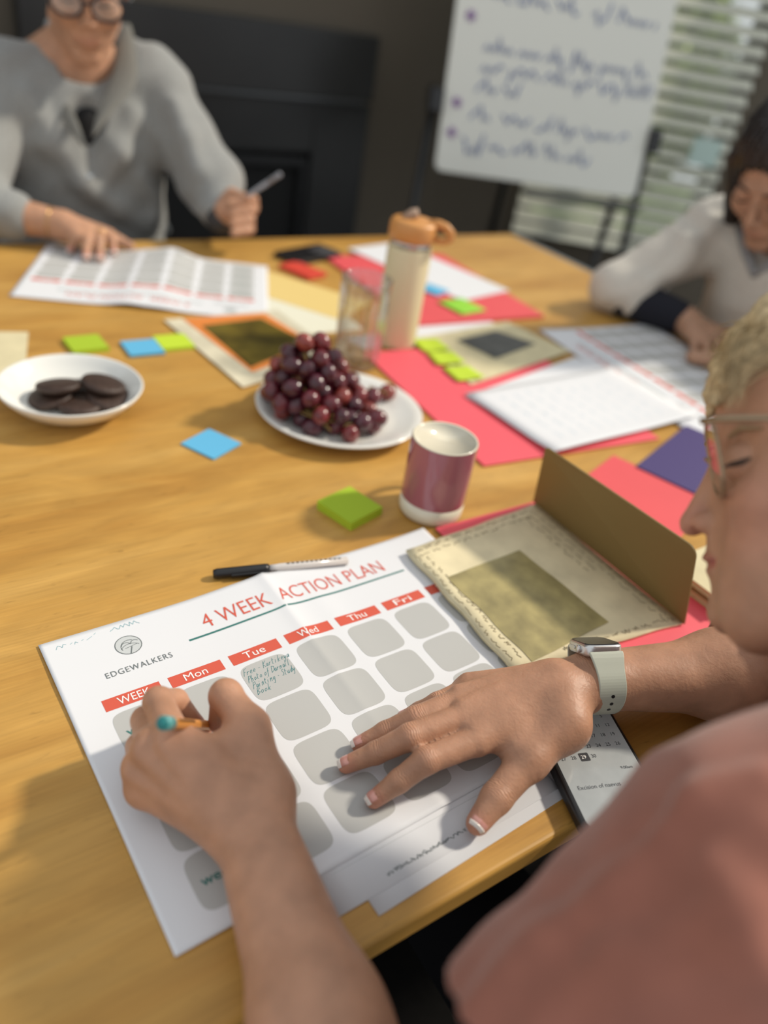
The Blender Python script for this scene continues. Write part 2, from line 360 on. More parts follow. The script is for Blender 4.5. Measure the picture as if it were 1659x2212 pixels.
# garden beyond the window
GROUND = mat('garden_lawn', (0.10, 0.16, 0.03), 0.95, noise=0.4, nscale=6)
gm = MB(); gm.prism([(-1.5, YW + 0.15, -0.05), (5, YW + 0.15, -0.05), (5, YW + 6, -0.05), (-1.5, YW + 6, -0.05)], (0, 0, 0.04)); structure(gm.obj('ground_outside', GROUND))
def shrub(c, r, n, col, label, seed, group):
    rg = np.random.default_rng(seed); c = np.asarray(c, float); r = np.asarray(r, float)
    d = rg.normal(size=(n, 3)); d /= np.linalg.norm(d, axis=1)[:, None]; p = c + d * r * (0.75 + 0.3 * rg.random((n, 1)))
    p[:, 2] = np.maximum(p[:, 2], 0.03)
    a = rg.normal(size=(n, 3)); a /= np.linalg.norm(a, axis=1)[:, None]; b = np.cross(a, d); b /= np.linalg.norm(b, axis=1)[:, None] + 1e-9
    s = 0.035 + 0.03 * rg.random((n, 1))
    V = np.concatenate([p - a * s, p + b * s * 0.5, p + a * s, p - b * s * 0.5]); i = np.arange(n)
    t = thing('garden_shrub', (c[0], c[1], 0), label, 'shrub', group)
    lo = np_obj('foliage', V, np.stack([i, i + n, i + 2 * n, i + 3 * n], 1), mat('leaf_' + str(seed), col, 0.6, noise=0.3, nscale=9), t, smooth=False); lo['kind'] = 'stuff'
    k = MB(); k.tube([(c[0], c[1], 0), (c[0] + .02, c[1], c[2])], 0.03, 7); k.obj('stem', mat('bark', (0.05, 0.035, 0.02), 0.9), t)
shrub((0.98, YW + 1.5, 1.05), (0.40, 0.33, 0.55), 2600, (0.30, 0.42, 0.05), 'yellow-green shrub outside the window, seen through the upper slats', 3, 'shrubs outside the window')
shrub((1.98, YW + 1.7, 0.95), (0.45, 0.40, 0.75), 2600, (0.22, 0.34, 0.05), 'mid-green shrub outside the window, nearest to the dark-haired person', 4, 'shrubs outside the window')
shrub((0.02, YW + 1.1, 0.42), (0.42, 0.35, 0.42), 2600, (0.055, 0.08, 0.03), 'low dark shrub outside, behind the lowest slats left of the whiteboard tripod', 5, 'shrubs outside the window')
# pale mint card tucked in the slats
MINT = mat('mint_card', (0.56, 0.72, 0.66), 0.6)
c0 = PY(1523, 330, YW - 0.085); mm = MB(); mm.box(c0, (1, 0, 0), (0, 1, 0), (0, 0, 1), 0.052, 0.002, 0.045); tag(mm.obj('paper_card', MINT), 'small pale mint card hanging in front of the blind beside the dark hair', 'card')

# fireplace: black surround, mantel groove, firebox
FB = mat('black_stone', (0.018, 0.018, 0.018), 0.38, noise=0.2, nscale=5); FBX = mat('soot_black', (0.004, 0.004, 0.004), 0.7)
a0 = PV(358, 7, TB - 0.06); a1 = PV(818, 79, TB - 0.06); s0, s1, ztop = PV(35, 0, TB - 0.06) @ E1, a1 @ E1, a1[2]
fp = thing('fireplace', (E1 * (s0 + s1) / 2 + EN * (TB - 0.05)), 'black fireplace surround with a dark firebox behind the person in grey', 'fireplace')
def fbox(name, sa, sb, za, zb, ta, tb, m, bev=0.004):
    k = MB(); b0 = E1 * sa + EN * ta; b1 = E1 * sb + EN * ta; d_ = EN * (tb - ta)
    k.prism([b0 + [0, 0, za], b1 + [0, 0, za], b1 + d_ + [0, 0, za], b0 + d_ + [0, 0, za]], (0, 0, zb - za)); return k.obj(name, m, fp, bevel=bev)
zl = PV(790, 222, TB - 0.06)[2]; sfl, sfr, zf = s0 + 0.28, PV(672, 330, TB - 0.06) @ E1, PV(672, 330, TB - 0.06)[2]
fbox('upper_panel', s0, s1, zl + 0.006, ztop, TB - 0.075, TB - 0.002, FB)
fbox('groove_trim', s0, s1 - 0.04, zl - 0.006, zl + 0.006, TB - 0.085, TB - 0.002, mat('dark_steel', (0.09, 0.095, 0.10), 0.3, metal=0.6), 0.002)
fbox('side_panel', s0, sfl, 0, zl - 0.006, TB - 0.065, TB - 0.002, FB); fbox('side_panel', sfr, s1, 0, zl - 0.006, TB - 0.065, TB - 0.002, FB)
fbox('lintel', sfl, sfr, zf, zl - 0.006, TB - 0.065, TB - 0.002, FB); fbox('hearth', sfl, sfr, 0, 0.12, TB - 0.065, TB - 0.002, FB)
fbox('firebox', sfl, sfr, 0.12, zf, TB - 0.02, TB - 0.002, FBX)
for (sa, sb, za, zb) in ((sfl, sfr, zf - 0.05, zf - 0.02), (sfl, sfl + 0.03, 0.12, zf - 0.05), (sfr - 0.03, sfr, 0.12, zf - 0.05)): fbox('firebox_frame', sa, sb, za, zb, TB - 0.05, TB - 0.02, BLACK)

# whiteboard on a tripod
wtl, wbl, wbr = D(985, 0, 2.45), None, None
bl = D(938, 372, 2.46); br = D(1372, 425, 2.58); axb = unit([br[0] - bl[0], br[1] - bl[1], 0]); wid = np.linalg.norm((br - bl)[:2]); zb_ = (bl[2] + br[2]) / 2
nb_ = np.array([axb[1], -axb[0], 0]); hgt = 1.0; cb = np.array([(bl[0] + br[0]) / 2, (bl[1] + br[1]) / 2, zb_])
ez = thing('whiteboard_easel', (cb[0] - nb_[0] * 0.15, cb[1] - nb_[1] * 0.15, 0), 'white flipchart board with blue handwriting on a black tripod by the window', 'whiteboard')
WB = mat('white_enamel', (0.74, 0.74, 0.67), 0.22, spec=0.5)
def rrect(c, ax, ay, hw, hh, r, n=6):
    pts = []
    for (sx, sy, a0_) in ((1, 1, 0), (-1, 1, 90), (-1, -1, 180), (1, -1, 270)):
        for i in range(n + 1):
            a = math.radians(a0_ + 90 * i / n); pts.append(c + ax * (sx * (hw - r) + r * math.cos(a)) + ay * (sy * (hh - r) + r * math.sin(a)))
    return pts
upz = np.array([0, 0, 1.0]); upv = unit(upz - nb_ * 0.24); nbf = unit(nb_ + upz * 0.24)
bo = MB(); bo.prism(rrect(cb + upv * hgt / 2, axb, upv, wid / 2, hgt / 2, 0.025), -nbf * 0.015); bo.obj('board', WB, ez, bevel=0.002)
BLUE_INK = mat('blue_marker', (0.07, 0.13, 0.36), 0.6); PURP_INK = mat('purple_marker', (0.24, 0.10, 0.34), 0.6)
def wpt(fx, fz): return cb + axb * (fx - 0.5) * wid + upv * fz + nbf * 0.0006
rgw = random.Random(5)
def scribble(mb, fx0, fx1, fz, size):
    x = fx0; prev = None
    while x < fx1:
        wl_ = rgw.uniform(0.07, 0.15); e = min(x + wl_, fx1); n = max(4, int((e - x) * wid / 0.008)); path = []
        for i in range(n):
            f = i / (n - 1); hgt_ = size * (0.15 + 0.35 * (i % 2) + (0.55 if rgw.random() < 0.16 else 0) - (0.5 if rgw.random() < 0.07 else 0))
            path.append(wpt(x + (e - x) * f, fz + hgt_))
        mb.tube(path, 0.0034, 4); x = e + 0.03
ink = MB()
for (a, b, z) in ((.40, .70, .555), (.16, .55, .485), (.62, .70, .485), (.74, .92, .48), (.15, .52, .345), (.56, .93, .345), (.15, .97, .288), (.14, .34, .232), (.13, .24, .155), (.28, .90, .155), (.11, .75, .075)):
    scribble(ink, a, b, z, 0.045)
ink.obj('blue_handwriting', BLUE_INK, ez)['kind'] = 'stuff'
for (x, z) in ((.075, .535), (.07, .42), (.06, .185), (.055, .10)):
    pk = MB()
    for a in range(3):
        d_ = np.array([math.cos(a * 1.05), math.sin(a * 1.05)]) * 0.016; pk.tube([wpt(x - d_[0] / wid, z - d_[1] + 0.015), wpt(x + d_[0] / wid, z + d_[1] + 0.015)], 0.0042, 4)
    pk.obj('bullet_mark', PURP_INK, ez)
tr = MB(); tr.box(wpt(0.72, -0.02) + nb_ * 0.03, axb, nb_, upv, 0.20, 0.03, 0.008); tr.obj('pen_tray', mat('grey_tray', (0.10, 0.10, 0.085), 0.5), ez, bevel=0.003)
def leg(a, b, name='leg', r=0.014):
    k = MB(); k.tube([a, b], r, 10); return k.obj(name, BLACK, ez, smooth=True)
hub = cb - nb_ * 0.06 + upv * 0.75
lt = wpt(-0.035, 0.20) - nb_ * 0.03; lb = lt - axb * 0.03 + nb_ * 0.02; lb[2] = 0; leg(lt, lb)
rt_ = wpt(1.03, 0.18) - nb_ * 0.03; rb_ = rt_ + axb * 0.08; rb_[2] = 0; leg(rt_, rb_)
rear = hub - nb_ * 0.25; rear[2] = 0.0; leg(hub, rear); 
k = MB(); k.tube([wpt(0.5, 0.2) - nb_ * 0.03, hub], 0.014, 10); k.obj('mast', BLACK, ez)
k = MB(); k.tube([wpt(1.03, 0.18) - nb_ * 0.03, wpt(-0.035, 0.20) - nb_ * 0.03], 0.011, 8); k.obj('crossbar', BLACK, ez)
for q in (lt, rt_):
    k = MB(); k.box(q + nb_ * 0.02, axb, nb_, upv, 0.022, 0.03, 0.035); k.obj('clamp', BLACK, ez, bevel=0.006)
mid_ = D(1328, 428, 2.56)
k = MB(); b2 = mid_ - axb * 0.02; b2[2] = 0; k.tube([mid_, b2], 0.012, 10); k.obj('leg', BLACK, ez, smooth=True)

# ------------------------------------------------------------------ table
S0, S1, T0, T1 = -0.75, 1.545, 0.174, 1.605
tb = thing('dining_table', T((S0 + S1) / 2, (T0 + T1) / 2, -TZ), 'large honey-coloured wooden table covered with papers, plates and folders', 'table')
k = MB(); k.prism([T(S0, T0, -0.026), T(S1, T0, -0.026), T(S1, T1, -0.026), T(S0, T1, -0.026)], (0, 0, 0.026)); k.obj('tabletop', WOOD, tb, bevel=0.004, seg=3)
k = MB(); k.prism([T(S1, T0 + 0.01, -0.024), T(S1 + 0.022, T0 + 0.01, -0.024), T(S1 + 0.022, T1 - 0.002, -0.024), T(S1, T1 - 0.002, -0.024)], (0, 0, 0.022)); k.obj('edge_reflection_strip', mat('grey_edge_reflection', (0.16, 0.18, 0.19), 0.45), tb, bevel=0.002)  # added strip, its blue-grey colour paints the window light reflected along the table's edge
for (a, b, c, d_) in ((S0 + .08, T0 + .08, S1 - .08, T0 + .10), (S0 + .08, T1 - .10, S1 - .08, T1 - .08), (S0 + .08, T0 + .10, S0 + .10, T1 - .10), (S1 - .10, T0 + .10, S1 - .08, T1 - .10)):
    k = MB(); k.prism([T(a, b, -0.11), T(c, b, -0.11), T(c, d_, -0.11), T(a, d_, -0.11)], (0, 0, 0.084)); k.obj('apron', WOOD, tb)
for (a, b) in ((S0 + .07, T0 + .07), (S1 - .13, T0 + .07), (S0 + .07, T1 - .13), (S1 - .13, T1 - .13)):
    k = MB(); k.prism([T(a, b, -TZ), T(a + .06, b, -TZ), T(a + .06, b + .06, -TZ), T(a, b + .06, -TZ)], (0, 0, TZ - 0.027)); k.obj('leg', WOOD, tb, bevel=0.004)

# ------------------------------------------------------------------ flat things on the table (s along the long edge, t across)
def rect_pts(pa, pb, w, z):          # an edge from pa to pb (table s,t) and a width to its left
    a = np.array(pa, float); b = np.array(pb, float); d_ = unit(b - a); nl = np.array([-d_[1], d_[0]]); q = [a, b, b + nl * w, a + nl * w]
    return [T(p[0], p[1], z) for p in q]
def slab(name, pts, th, m, parent=None, label=None, cat=None, group=None, bevel=0.0):
    k = MB(); k.prism(pts, (0, 0, th)); o = k.obj(name, m, parent, bevel=bevel)
    if label: tag(o, label, cat, group)
    return o
def box_c(s, t, ls, lt_, ang, z):      # centre, size along s/t, turned by ang degrees
    a = math.radians(ang); u_ = np.array([math.cos(a), math.sin(a)]); v_ = np.array([-math.sin(a), math.cos(a)]); c = np.array([s, t])
    return [T(*(c + u_ * x * ls / 2 + v_ * y * lt_ / 2), z) for x, y in ((-1, -1), (1, -1), (1, 1), (-1, 1))]

class Sheet:
    """a printed sheet: u along its top edge, v down; height follows its creases"""
    def __init__(s, tl, ang, z0, hf, w=0.42, h=0.297): s.o = np.asarray(tl, float)[:2]; s.e1 = np.array([math.cos(ang), math.sin(ang)]); s.e2 = np.array([math.sin(ang), -math.cos(ang)]); s.z0 = z0; s.hf = hf; s.w = w; s.h = h
    def at(s, u, v, off=0.0):
        u = np.asarray(u, float); v = np.asarray(v, float); xy = s.o + u[..., None] * s.e1 + v[..., None] * s.e2
        return np.concatenate([xy, (TZ + s.z0 + off + s.hf(u, v))[..., None]], -1)
    def body(s, name, m, nu, nv, th=0.0003, parent=None):
        U, V = np.meshgrid(np.linspace(0, s.w, nu + 1), np.linspace(0, s.h, nv + 1), indexing='ij'); top = s.at(U, V).reshape(-1, 3); bot = top - [0, 0, th]; n = len(top)
        f = []; id_ = lambda i, j: i * (nv + 1) + j
        for i in range(nu):
            for j in range(nv):
                q = (id_(i, j), id_(i, j + 1), id_(i + 1, j + 1), id_(i + 1, j)); f.append(q); f.append(tuple(x + n for x in q[::-1]))
        rim = [id_(i, 0) for i in range(nu + 1)] + [id_(nu, j) for j in range(1, nv + 1)] + [id_(i, nv) for i in range(nu - 1, -1, -1)] + [id_(0, j) for j in range(nv - 1, 0, -1)]
        for i in range(len(rim)): a, b = rim[i], rim[(i + 1) % len(rim)]; f.append((a, b, b + n, a + n))
        return link_mesh(name, np.concatenate([top, bot]), f, m, parent, True)
    def patch(s, u0, v0, u1, v1, r=0.0, n=10):       # vertices/faces of a printed (rounded) rectangle
        us = np.linspace(u0, u1, n + 1); vs = np.linspace(v0, v1, n + 1); U, V = np.meshgrid(us, vs, indexing='ij')
        if r > 0:                                     # squircle mapping towards rounded corners
            cu, cv, hu, hv = (u0 + u1) / 2, (v0 + v1) / 2, (u1 - u0) / 2, (v1 - v0) / 2
            x = (U - cu) / hu; y = (V - cv) / hv; p = 5.0; nrm = np.maximum((np.abs(x) ** p + np.abs(y) ** p) ** (1 / p), 1e-9); mx = np.maximum(np.abs(x), np.abs(y)); f = np.where(nrm > 0, mx / nrm, 1)
            U = cu + x * f * hu; V = cv + y * f * hv
        P_ = s.at(U, V, 0.00012).reshape(-1, 3); m = n + 1
        return P_, [(i * m + j, i * m + j + 1, (i + 1) * m + j + 1, (i + 1) * m + j) for i in range(n) for j in range(n)]
    def text(s, mb, body, u, v, size, shear=0.0, offset=0.0, spacing=1.0, ang=0.0, width=None):
        t, f = text_mesh(body, 1.0, shear, offset, spacing)
        if not len(t): return
        x0, x1 = t[:, 0].min(), t[:, 0].max(); sx = sy = size
        if width: sx = width / (x1 - x0)
        x = (t[:, 0] - x0) * sx; y = t[:, 1] * sy; c, si = math.cos(ang), math.sin(ang)
        mb.add(s.at(u + x * c - y * si, v - (x * si + y * c), 0.0003), f)
    def line(s, mb, u0, v0, u1, v1, w, n=30):
        d_ = unit([u1 - u0, v1 - v0]); nn = np.array([-d_[1], d_[0]]) * w / 2; t = np.linspace(0, 1, n + 1); U = u0 + (u1 - u0) * t; V = v0 + (v1 - v0) * t
        a = s.at(U + nn[0], V + nn[1], 0.00018); b = s.at(U - nn[0], V - nn[1], 0.00018); m = n + 1
        mb.add(list(a) + list(b), [(i, m + i, m + i + 1, i + 1) for i in range(n)])

GLY = {'F': [[(0, 0), (.12, 1)], [(.1, 1), (.6, 1.05)], [(.06, .55), (.42, .58)]], 'r': [[(0, 0), (.08, .5), (.06, .3), (.25, .5), (.38, .45)]], 'e': [[(.02, .25), (.4, .3), (.3, .52), (.06, .4), (.06, .1), (.42, .08)]], 'K': [[(0, 0), (.1, 1)], [(.55, 1), (.06, .5), (.55, 0)]], 'a': [[(.42, .45), (.15, .5), (.03, .2), (.2, .02), (.4, .4), (.42, .02)]], 't': [[(.12, .9), (.08, .1), (.3, .04)], [(-.05, .6), (.35, .63)]], 'i': [[(.08, .5), (.06, .02)], [(.1, .75), (.11, .79)]], 'k': [[(0, 0), (.1, 1)], [(.36, .5), (.05, .25), (.38, 0)]], 'y': [[(0, .5), (.15, .1), (.38, .5)], [(.38, .5), (.2, -.4), (-.05, -.35)]], 'P': [[(0, 0), (.1, 1), (.5, .95), (.5, .6), (.06, .5)]], 'h': [[(0, 0), (.1, 1)], [(.05, .3), (.25, .5), (.33, .3), (.33, 0)]], 'o': [[(.2, .5), (.03, .3), (.12, .03), (.36, .15), (.36, .4), (.2, .5)]], 'f': [[(.4, 1), (.2, .95), (.1, -.35)], [(-.05, .5), (.35, .52)]], 'D': [[(0, 0), (.1, 1), (.55, .8), (.55, .25), (0, 0)]], 'n': [[(0, 0), (.06, .5), (.05, .3), (.26, .5), (.34, .3), (.34, 0)]], 'l': [[(.06, 1), (.02, .05), (.14, 0)]], 'g': [[(.4, .48), (.1, .48), (.05, .12), (.36, .2), (.4, .48), (.28, -.4), (0, -.3)]], 'S': [[(.5, .9), (.2, 1), (.06, .75), (.42, .4), (.3, .02), (0, .1)]], 'u': [[(0, .5), (.05, .08), (.25, .05), (.38, .5), (.4, .02)]], 'd': [[(.42, .4), (.15, .5), (.03, .2), (.2, .02), (.4, .35), (.48, 1), (.44, .02)]], 'B': [[(0, 0), (.1, 1), (.45, .9), (.1, .52), (.5, .3), (0, 0)]], '-': [[(.05, .32), (.35, .34)]]}
def handwrite(sh, mb, body, u, v, size, width, slant=0.32, pen=0.0004, rise=0.05):
    x = 0.0; adv = sum(0.40 if c == ' ' else 0.62 for c in body); kx = width / adv
    for c in body:
        for st_ in GLY.get(c, []):
            pts = [(x + p + random.uniform(-.03, .03), q + random.uniform(-.04, .04)) for p, q in st_]; pts = [(p * kx + q * size * slant, q * size) for p, q in pts]
            for (p0_, q0_), (p1_, q1_) in zip(pts[:-1], pts[1:]): sh.line(mb, u + p0_, v - q0_ - rise * p0_, u + p1_, v - q1_ - rise * p1_, pen, 1)
        x += 0.40 if c == ' ' else 0.62
def squiggle(sh, mb, u0, u1, v, size, pen=0.0004, gap=0.25, seed=1):
    rg_ = random.Random(seed); u = u0; pv_ = None
    while u < u1:
        q = v - size * rg_.uniform(0.0, 1.0)
        if pv_ is not None and rg_.random() > gap: sh.line(mb, pv_[0], pv_[1], u, q, pen, 1)
        pv_ = (u, q); u += size * rg_.uniform(0.15, 0.4)
DAYS = ['WEEK', 'Mon', 'Tue', 'Wed', 'Thu', 'Fri', 'Sat']
def plan_sheet(sh, name, label, nu, nv, detail=True, group=None):
    o = sh.body(name, WHITE_PAPER, nu, nv); tag(o, label, 'paper', group)
    txt = MB(); wk = MB(); ttl = MB(); ln = MB()
    for i in range(7):
        u0 = 0.0257 + 0.0554 * i; link_mesh('header_bar', *sh.patch(u0, 0.0832, u0 + 0.0478, 0.0958, n=12), RED_PRINT, o, True)
        sh.text(txt, DAYS[i], u0 + (0.0125 if i else 0.0115), 0.0932, 0.0112, offset=0.0, shear=0.0, width=0.0205 if i else 0.027)
        for r in range(4):
            v0 = 0.1005 + 0.0465 * r; link_mesh('day_square', *sh.patch(u0 + 0.0005, v0, u0 + 0.0463, v0 + 0.0432, 0.009, n=14), GREY_PRINT, o, True)
            if i == 0: sh.text(wk, 'week %d' % (r + 1), u0 + 0.0068, v0 + 0.0248, 0.0105, offset=0.012, width=0.034)
    sh.text(ttl, '4 WEEK', 0.1345, 0.0425, 0.0255, width=0.069, offset=-0.004); sh.text(ttl, 'ACTION', 0.2135, 0.0425, 0.0255, width=0.070, offset=-0.004); sh.text(ttl, 'PLAN', 0.2920, 0.0425, 0.0255, width=0.046, offset=-0.004)
    sh.line(ln, 0.1148, 0.0505, 0.356, 0.0505, 0.0022, 60)
    txt.obj('day_lettering', WHITE_PRINT, o, weld=False)['kind'] = 'stuff'
    wk.obj('week_lettering', TEAL_PRINT, o, weld=False)['kind'] = 'stuff'; ttl.obj('title_lettering', RED_PRINT, o, weld=False)['kind'] = 'stuff'; ln.obj('title_rule', TEAL_PRINT, o, weld=False)
    lg = MB(); lp = MB(); cu, cv, R = 0.0662, 0.0325, 0.0112
    for i in range(24):
        a, b = i * math.pi / 12, (i + 1) * math.pi / 12; sh.line(lg, cu + R * math.cos(a), cv + R * math.sin(a), cu + R * math.cos(b), cv + R * math.sin(b), 0.0008, 1)
    n = 28; q = [sh.at(cu, cv, 0.0001)] + [sh.at(cu + R * math.cos(i * 2 * math.pi / n), cv + R * math.sin(i * 2 * math.pi / n), 0.0001) for i in range(n)]
    lp.add(q, [(0, 1 + (i + 1) % n, 1 + i) for i in range(n)]); lp.obj('emblem_disc', LOGO_PALE, o, weld=False)
    def arc(c, r, a0_, a1_, w=0.0007):
        for i in range(10):
            a, b = math.radians(a0_ + (a1_ - a0_) * i / 10), math.radians(a0_ + (a1_ - a0_) * (i + 1) / 10); sh.line(lg, c[0] + r * math.cos(a), c[1] + r * math.sin(a), c[0] + r * math.cos(b), c[1] + r * math.sin(b), w, 1)
    arc((cu + .001, cv + .002), 0.0078, 160, 300); arc((cu + .006, cv - .0005), 0.0035, 180, 330); arc((cu - .002, cv + .0005), 0.004, 190, 350); arc((cu + .001, cv + .009), 0.010, 215, 320, 0.0006)
    sh.line(lg, cu - .0015, cv + .011, cu + .002, cv + .003, 0.0011, 2); sh.line(lg, cu - .004, cv + .0035, cu + .007, cv + .0015, 0.0005, 2)
    sh.text(lg, 'EDGEWALKERS', 0.0375, 0.0625, 0.0088, spacing=1.15, width=0.0575); lg.obj('logo_lettering', INK_GREY, o, weld=False)['kind'] = 'stuff'
    return o

# the sheet being written on, lying over two smaller sheets
A_P = 0.7123
def crease(u, v):
    r = 0.0040 * np.exp(-np.abs(u - 0.2125) / 0.009) * (1 - 0.75 * np.clip(v / 0.2, 0, 1)) + 0.004 * np.exp(-((u - 0.20) / 0.05) ** 2) * np.clip(1 - v / 0.22, 0, 1)
    r = r - 0.0 * u + 0.0012 * np.exp(-((u - 0.25) / 0.014) ** 2) * np.clip(v / 0.06, 0, 1) * np.clip(1 - v / 0.26, 0, 1)
    r = r + 0.0035 * np.clip((u - 0.34) / 0.08, 0, 1) ** 2 * np.clip(1 - v / 0.1, 0, 1) + 0.0006 * (np.sin(v * 40 + u * 9) * 0.5 + 0.5) * np.clip(v / 0.05, 0, 1)
    return r
main = Sheet(P(83, 1397), A_P, 0.0018, crease)
po = plan_sheet(main, 'planner_sheet', 'creased white action plan sheet with red day headers under the writing hand', 120, 60)
hw = MB()
for i, (t_, w_, u_, v_) in enumerate((('Free - Kartikeya', .046, .1390, .1110), ('Photo of Darnall', .042, .1393, .1195), ('Painting - Study', .042, .1398, .1275), ('Book', .014, .1398, .1350))):
    handwrite(main, hw, t_, u_, v_, 0.0072, w_)
hw.obj('teal_handwriting', TEAL, po, weld=False)['kind'] = 'stuff'
hw = MB(); squiggle(main, hw, 0.009, 0.030, 0.0125, 0.006, 0.0004, 0.4, 2); squiggle(main, hw, 0.033, 0.047, 0.0120, 0.007, 0.0004, 0.2, 3); squiggle(main, hw, 0.058, 0.088, 0.0115, 0.007, 0.0005, 0.15, 4)
hw.obj('faded_handwriting', mat('faded_teal_ink', (0.22, 0.42, 0.46), 0.7), po, weld=False)['kind'] = 'stuff'
s2 = Sheet(main.at(0.1035, 0.030), A_P - 0.012, 0.0011, lambda u, v: 0 * u + 0.0004 * np.sin(u * 30), 0.21, 0.297)
o2 = tag(s2.body('loose_sheet', WHITE_PAPER, 12, 4), 'plain white sheet sticking out below the action plan, upper of two', 'paper', 'sheets under the action plan')
s3 = Sheet(main.at(0.1205, 0.043), A_P + 0.012, 0.0005, lambda u, v: 0 * u + 0.0003 * np.sin(u * 22 + 1), 0.21, 0.297)
o3 = tag(s3.body('printed_sheet', WHITE_PAPER, 12, 4), 'white sheet with a tiny printed footer line, lowest under the thumb', 'paper', 'sheets under the action plan')
fl = MB(); s2.line(fl, 0.012, 0.270, 0.2, 0.270, 0.0004); fl.obj('footer_rule', LOGO_PALE, o2, weld=False)
fl = MB(); [squiggle(s2, fl, 0.045, 0.1185, 0.2905 + d_, 0.0034, 0.0005, 0.2, 8 + i_) for i_, d_ in enumerate((0.0, -0.0004))]; fl.obj('footer_lettering', INK_GREY, o2, weld=False)['kind'] = 'stuff'

# far plan sheet, turned to the person in grey
qa, qb = P(580, 695), P(5, 640); af = math.atan2(qb[1] - qa[1], qb[0] - qa[0])
far_h = lambda u, v: 0.016 * np.exp(-((u - 0.185) / 0.035) ** 2) * (0.25 + 0.75 * np.clip(v / 0.28, 0, 1)) - 0.0 * v + 0.006 * np.exp(-((u - 0.235) / 0.03) ** 2) + 0.0008
fs_ = Sheet(qa, af, 0.0012, far_h)
plan_sheet(fs_, 'planner_sheet', 'folded action plan sheet lying upside down before the person in grey', 60, 24)

# third plan sheet, before the dark-haired person
c1, c2 = T(1.101, 1.008), T(1.055, 0.59); a3 = math.atan2(c1[1] - c2[1], c1[0] - c2[0])
ts = Sheet(c2, a3, 0.0035, lambda u, v: 0 * u + 0.002 * np.sin(u * 12) * np.sin(v * 14))
plan_sheet(ts, 'planner_sheet', 'action plan sheet lying in front of the dark-haired person', 30, 20)

# --- scattered sheets, folders and cards
slab('manila_sheet', box_c(0.092, 1.135, 0.20, 0.145, -14, 0.0004), 0.0006, CREAM_PAPER, label='plain cream card cut off by the left picture edge', cat='card')
FOLD = 'red card folders'
slab('card_folder', rect_pts((0.655, 0.628), (0.985, 0.600), 0.365, 0.0006), 0.0030, PINK_CARD, label='red card folder beside the grape plate, under the white handwritten page', cat='folder', group=FOLD, bevel=0.001)
slab('card_folder', rect_pts((0.853, 1.075), (1.165, 1.060), 0.385, 0.0006), 0.006, RED_CARD, label='red folder beyond the bottle, farthest across the table', cat='folder', group=FOLD, bevel=0.001)
slab('card_folder', rect_pts((0.780, 0.400), (0.915, 0.445), 0.150, 0.0006), 0.0026, RED_CARD, label='red card folder right behind the upright olive flap', cat='folder', group=FOLD, bevel=0.001)
slab('card_folder', rect_pts((0.505, 0.262), (0.725, 0.262), 0.272, 0.0022), 0.0022, PINK_CARD, label='coral folder lying under the open card with the olive flap', cat='folder', group=FOLD, bevel=0.001)
slab('purple_folder', rect_pts((0.905, 0.455), (1.10, 0.52), 0.10, 0.0034), 0.0022, PURPLE, label='dark purple folder right beside the glasses lens', cat='folder', bevel=0.001)
slab('loose_sheet', rect_pts((1.028, 1.160), (1.185, 1.195), 0.345, 0.0072), 0.0012, WHITE_PAPER, label='white page on the farthest red folder, beyond the bottle', cat='paper')
slab('loose_sheet', rect_pts((0.70, 1.005), (1.03, 1.055), 0.05, 0.0004), 0.0005, WHITE_PAPER, label='white paper strip peeking out between the two red folders', cat='paper')
slab('loose_sheet', rect_pts((0.595, 1.085), (0.745, 1.085), 0.185, 0.0004), 0.0006, mat('ivory_paper', (0.74, 0.72, 0.58), 0.8), label='ivory sheet lying right of the upside-down action plan', cat='paper')
slab('manila_sheet', rect_pts((0.722, 1.13), (0.83, 1.20), 0.23, 0.0004), 0.0010, mat('yellow_card', (0.74, 0.55, 0.20), 0.7), label='yellow card beside the far phone, behind the drinking glass', cat='card')
slab('red_pouch', box_c(0.775, 1.378, 0.055, 0.085, 20, 0.0016), 0.008, mat('scarlet', (0.66, 0.06, 0.035), 0.5), label='small red pouch in front of the far black phone', cat='pouch', bevel=0.002)
# handwritten page on the red folder
hp = Sheet(T(0.768, 0.612), math.atan2(*(T(0.758, 0.85) - T(0.768, 0.612))[[1, 0]]), 0.0075, lambda u, v: 0.004 * np.clip(1 - u / 0.05, 0, 1) ** 2 + 0.002 * np.sin(v * 16 + 1) * np.sin(u * 9 + 1), 0.195, 0.345)
slab('loose_sheet', rect_pts((0.782, 0.70), (1.10, 0.775), 0.105, 0.0046), 0.0008, WHITE_PAPER, label='white page half hidden under the handwritten page, by the cream photo card', cat='paper')
ho = tag(hp.body('handwritten_page', WHITE_PAPER, 12, 14), 'white page with faint pale handwriting on the red folder right of the mug', 'paper')
fh = MB(); rgw = random.Random(9)
for r in range(9):
    v = 0.05 + r * 0.03; u = 0.03
    while u < 0.16:
        L_ = rgw.uniform(0.012, 0.03); n_ = 9
        for i in range(n_):
            hp.line(fh, u + L_ * i / n_, v + rgw.uniform(-.003, .003), u + L_ * (i + 1) / n_, v + rgw.uniform(-.003, .003), 0.0009, 1)
        u += L_ + 0.009
fh.obj('pale_handwriting', mat('pale_blue_ink', (0.42, 0.55, 0.66), 0.7), ho, weld=False)['kind'] = 'stuff'

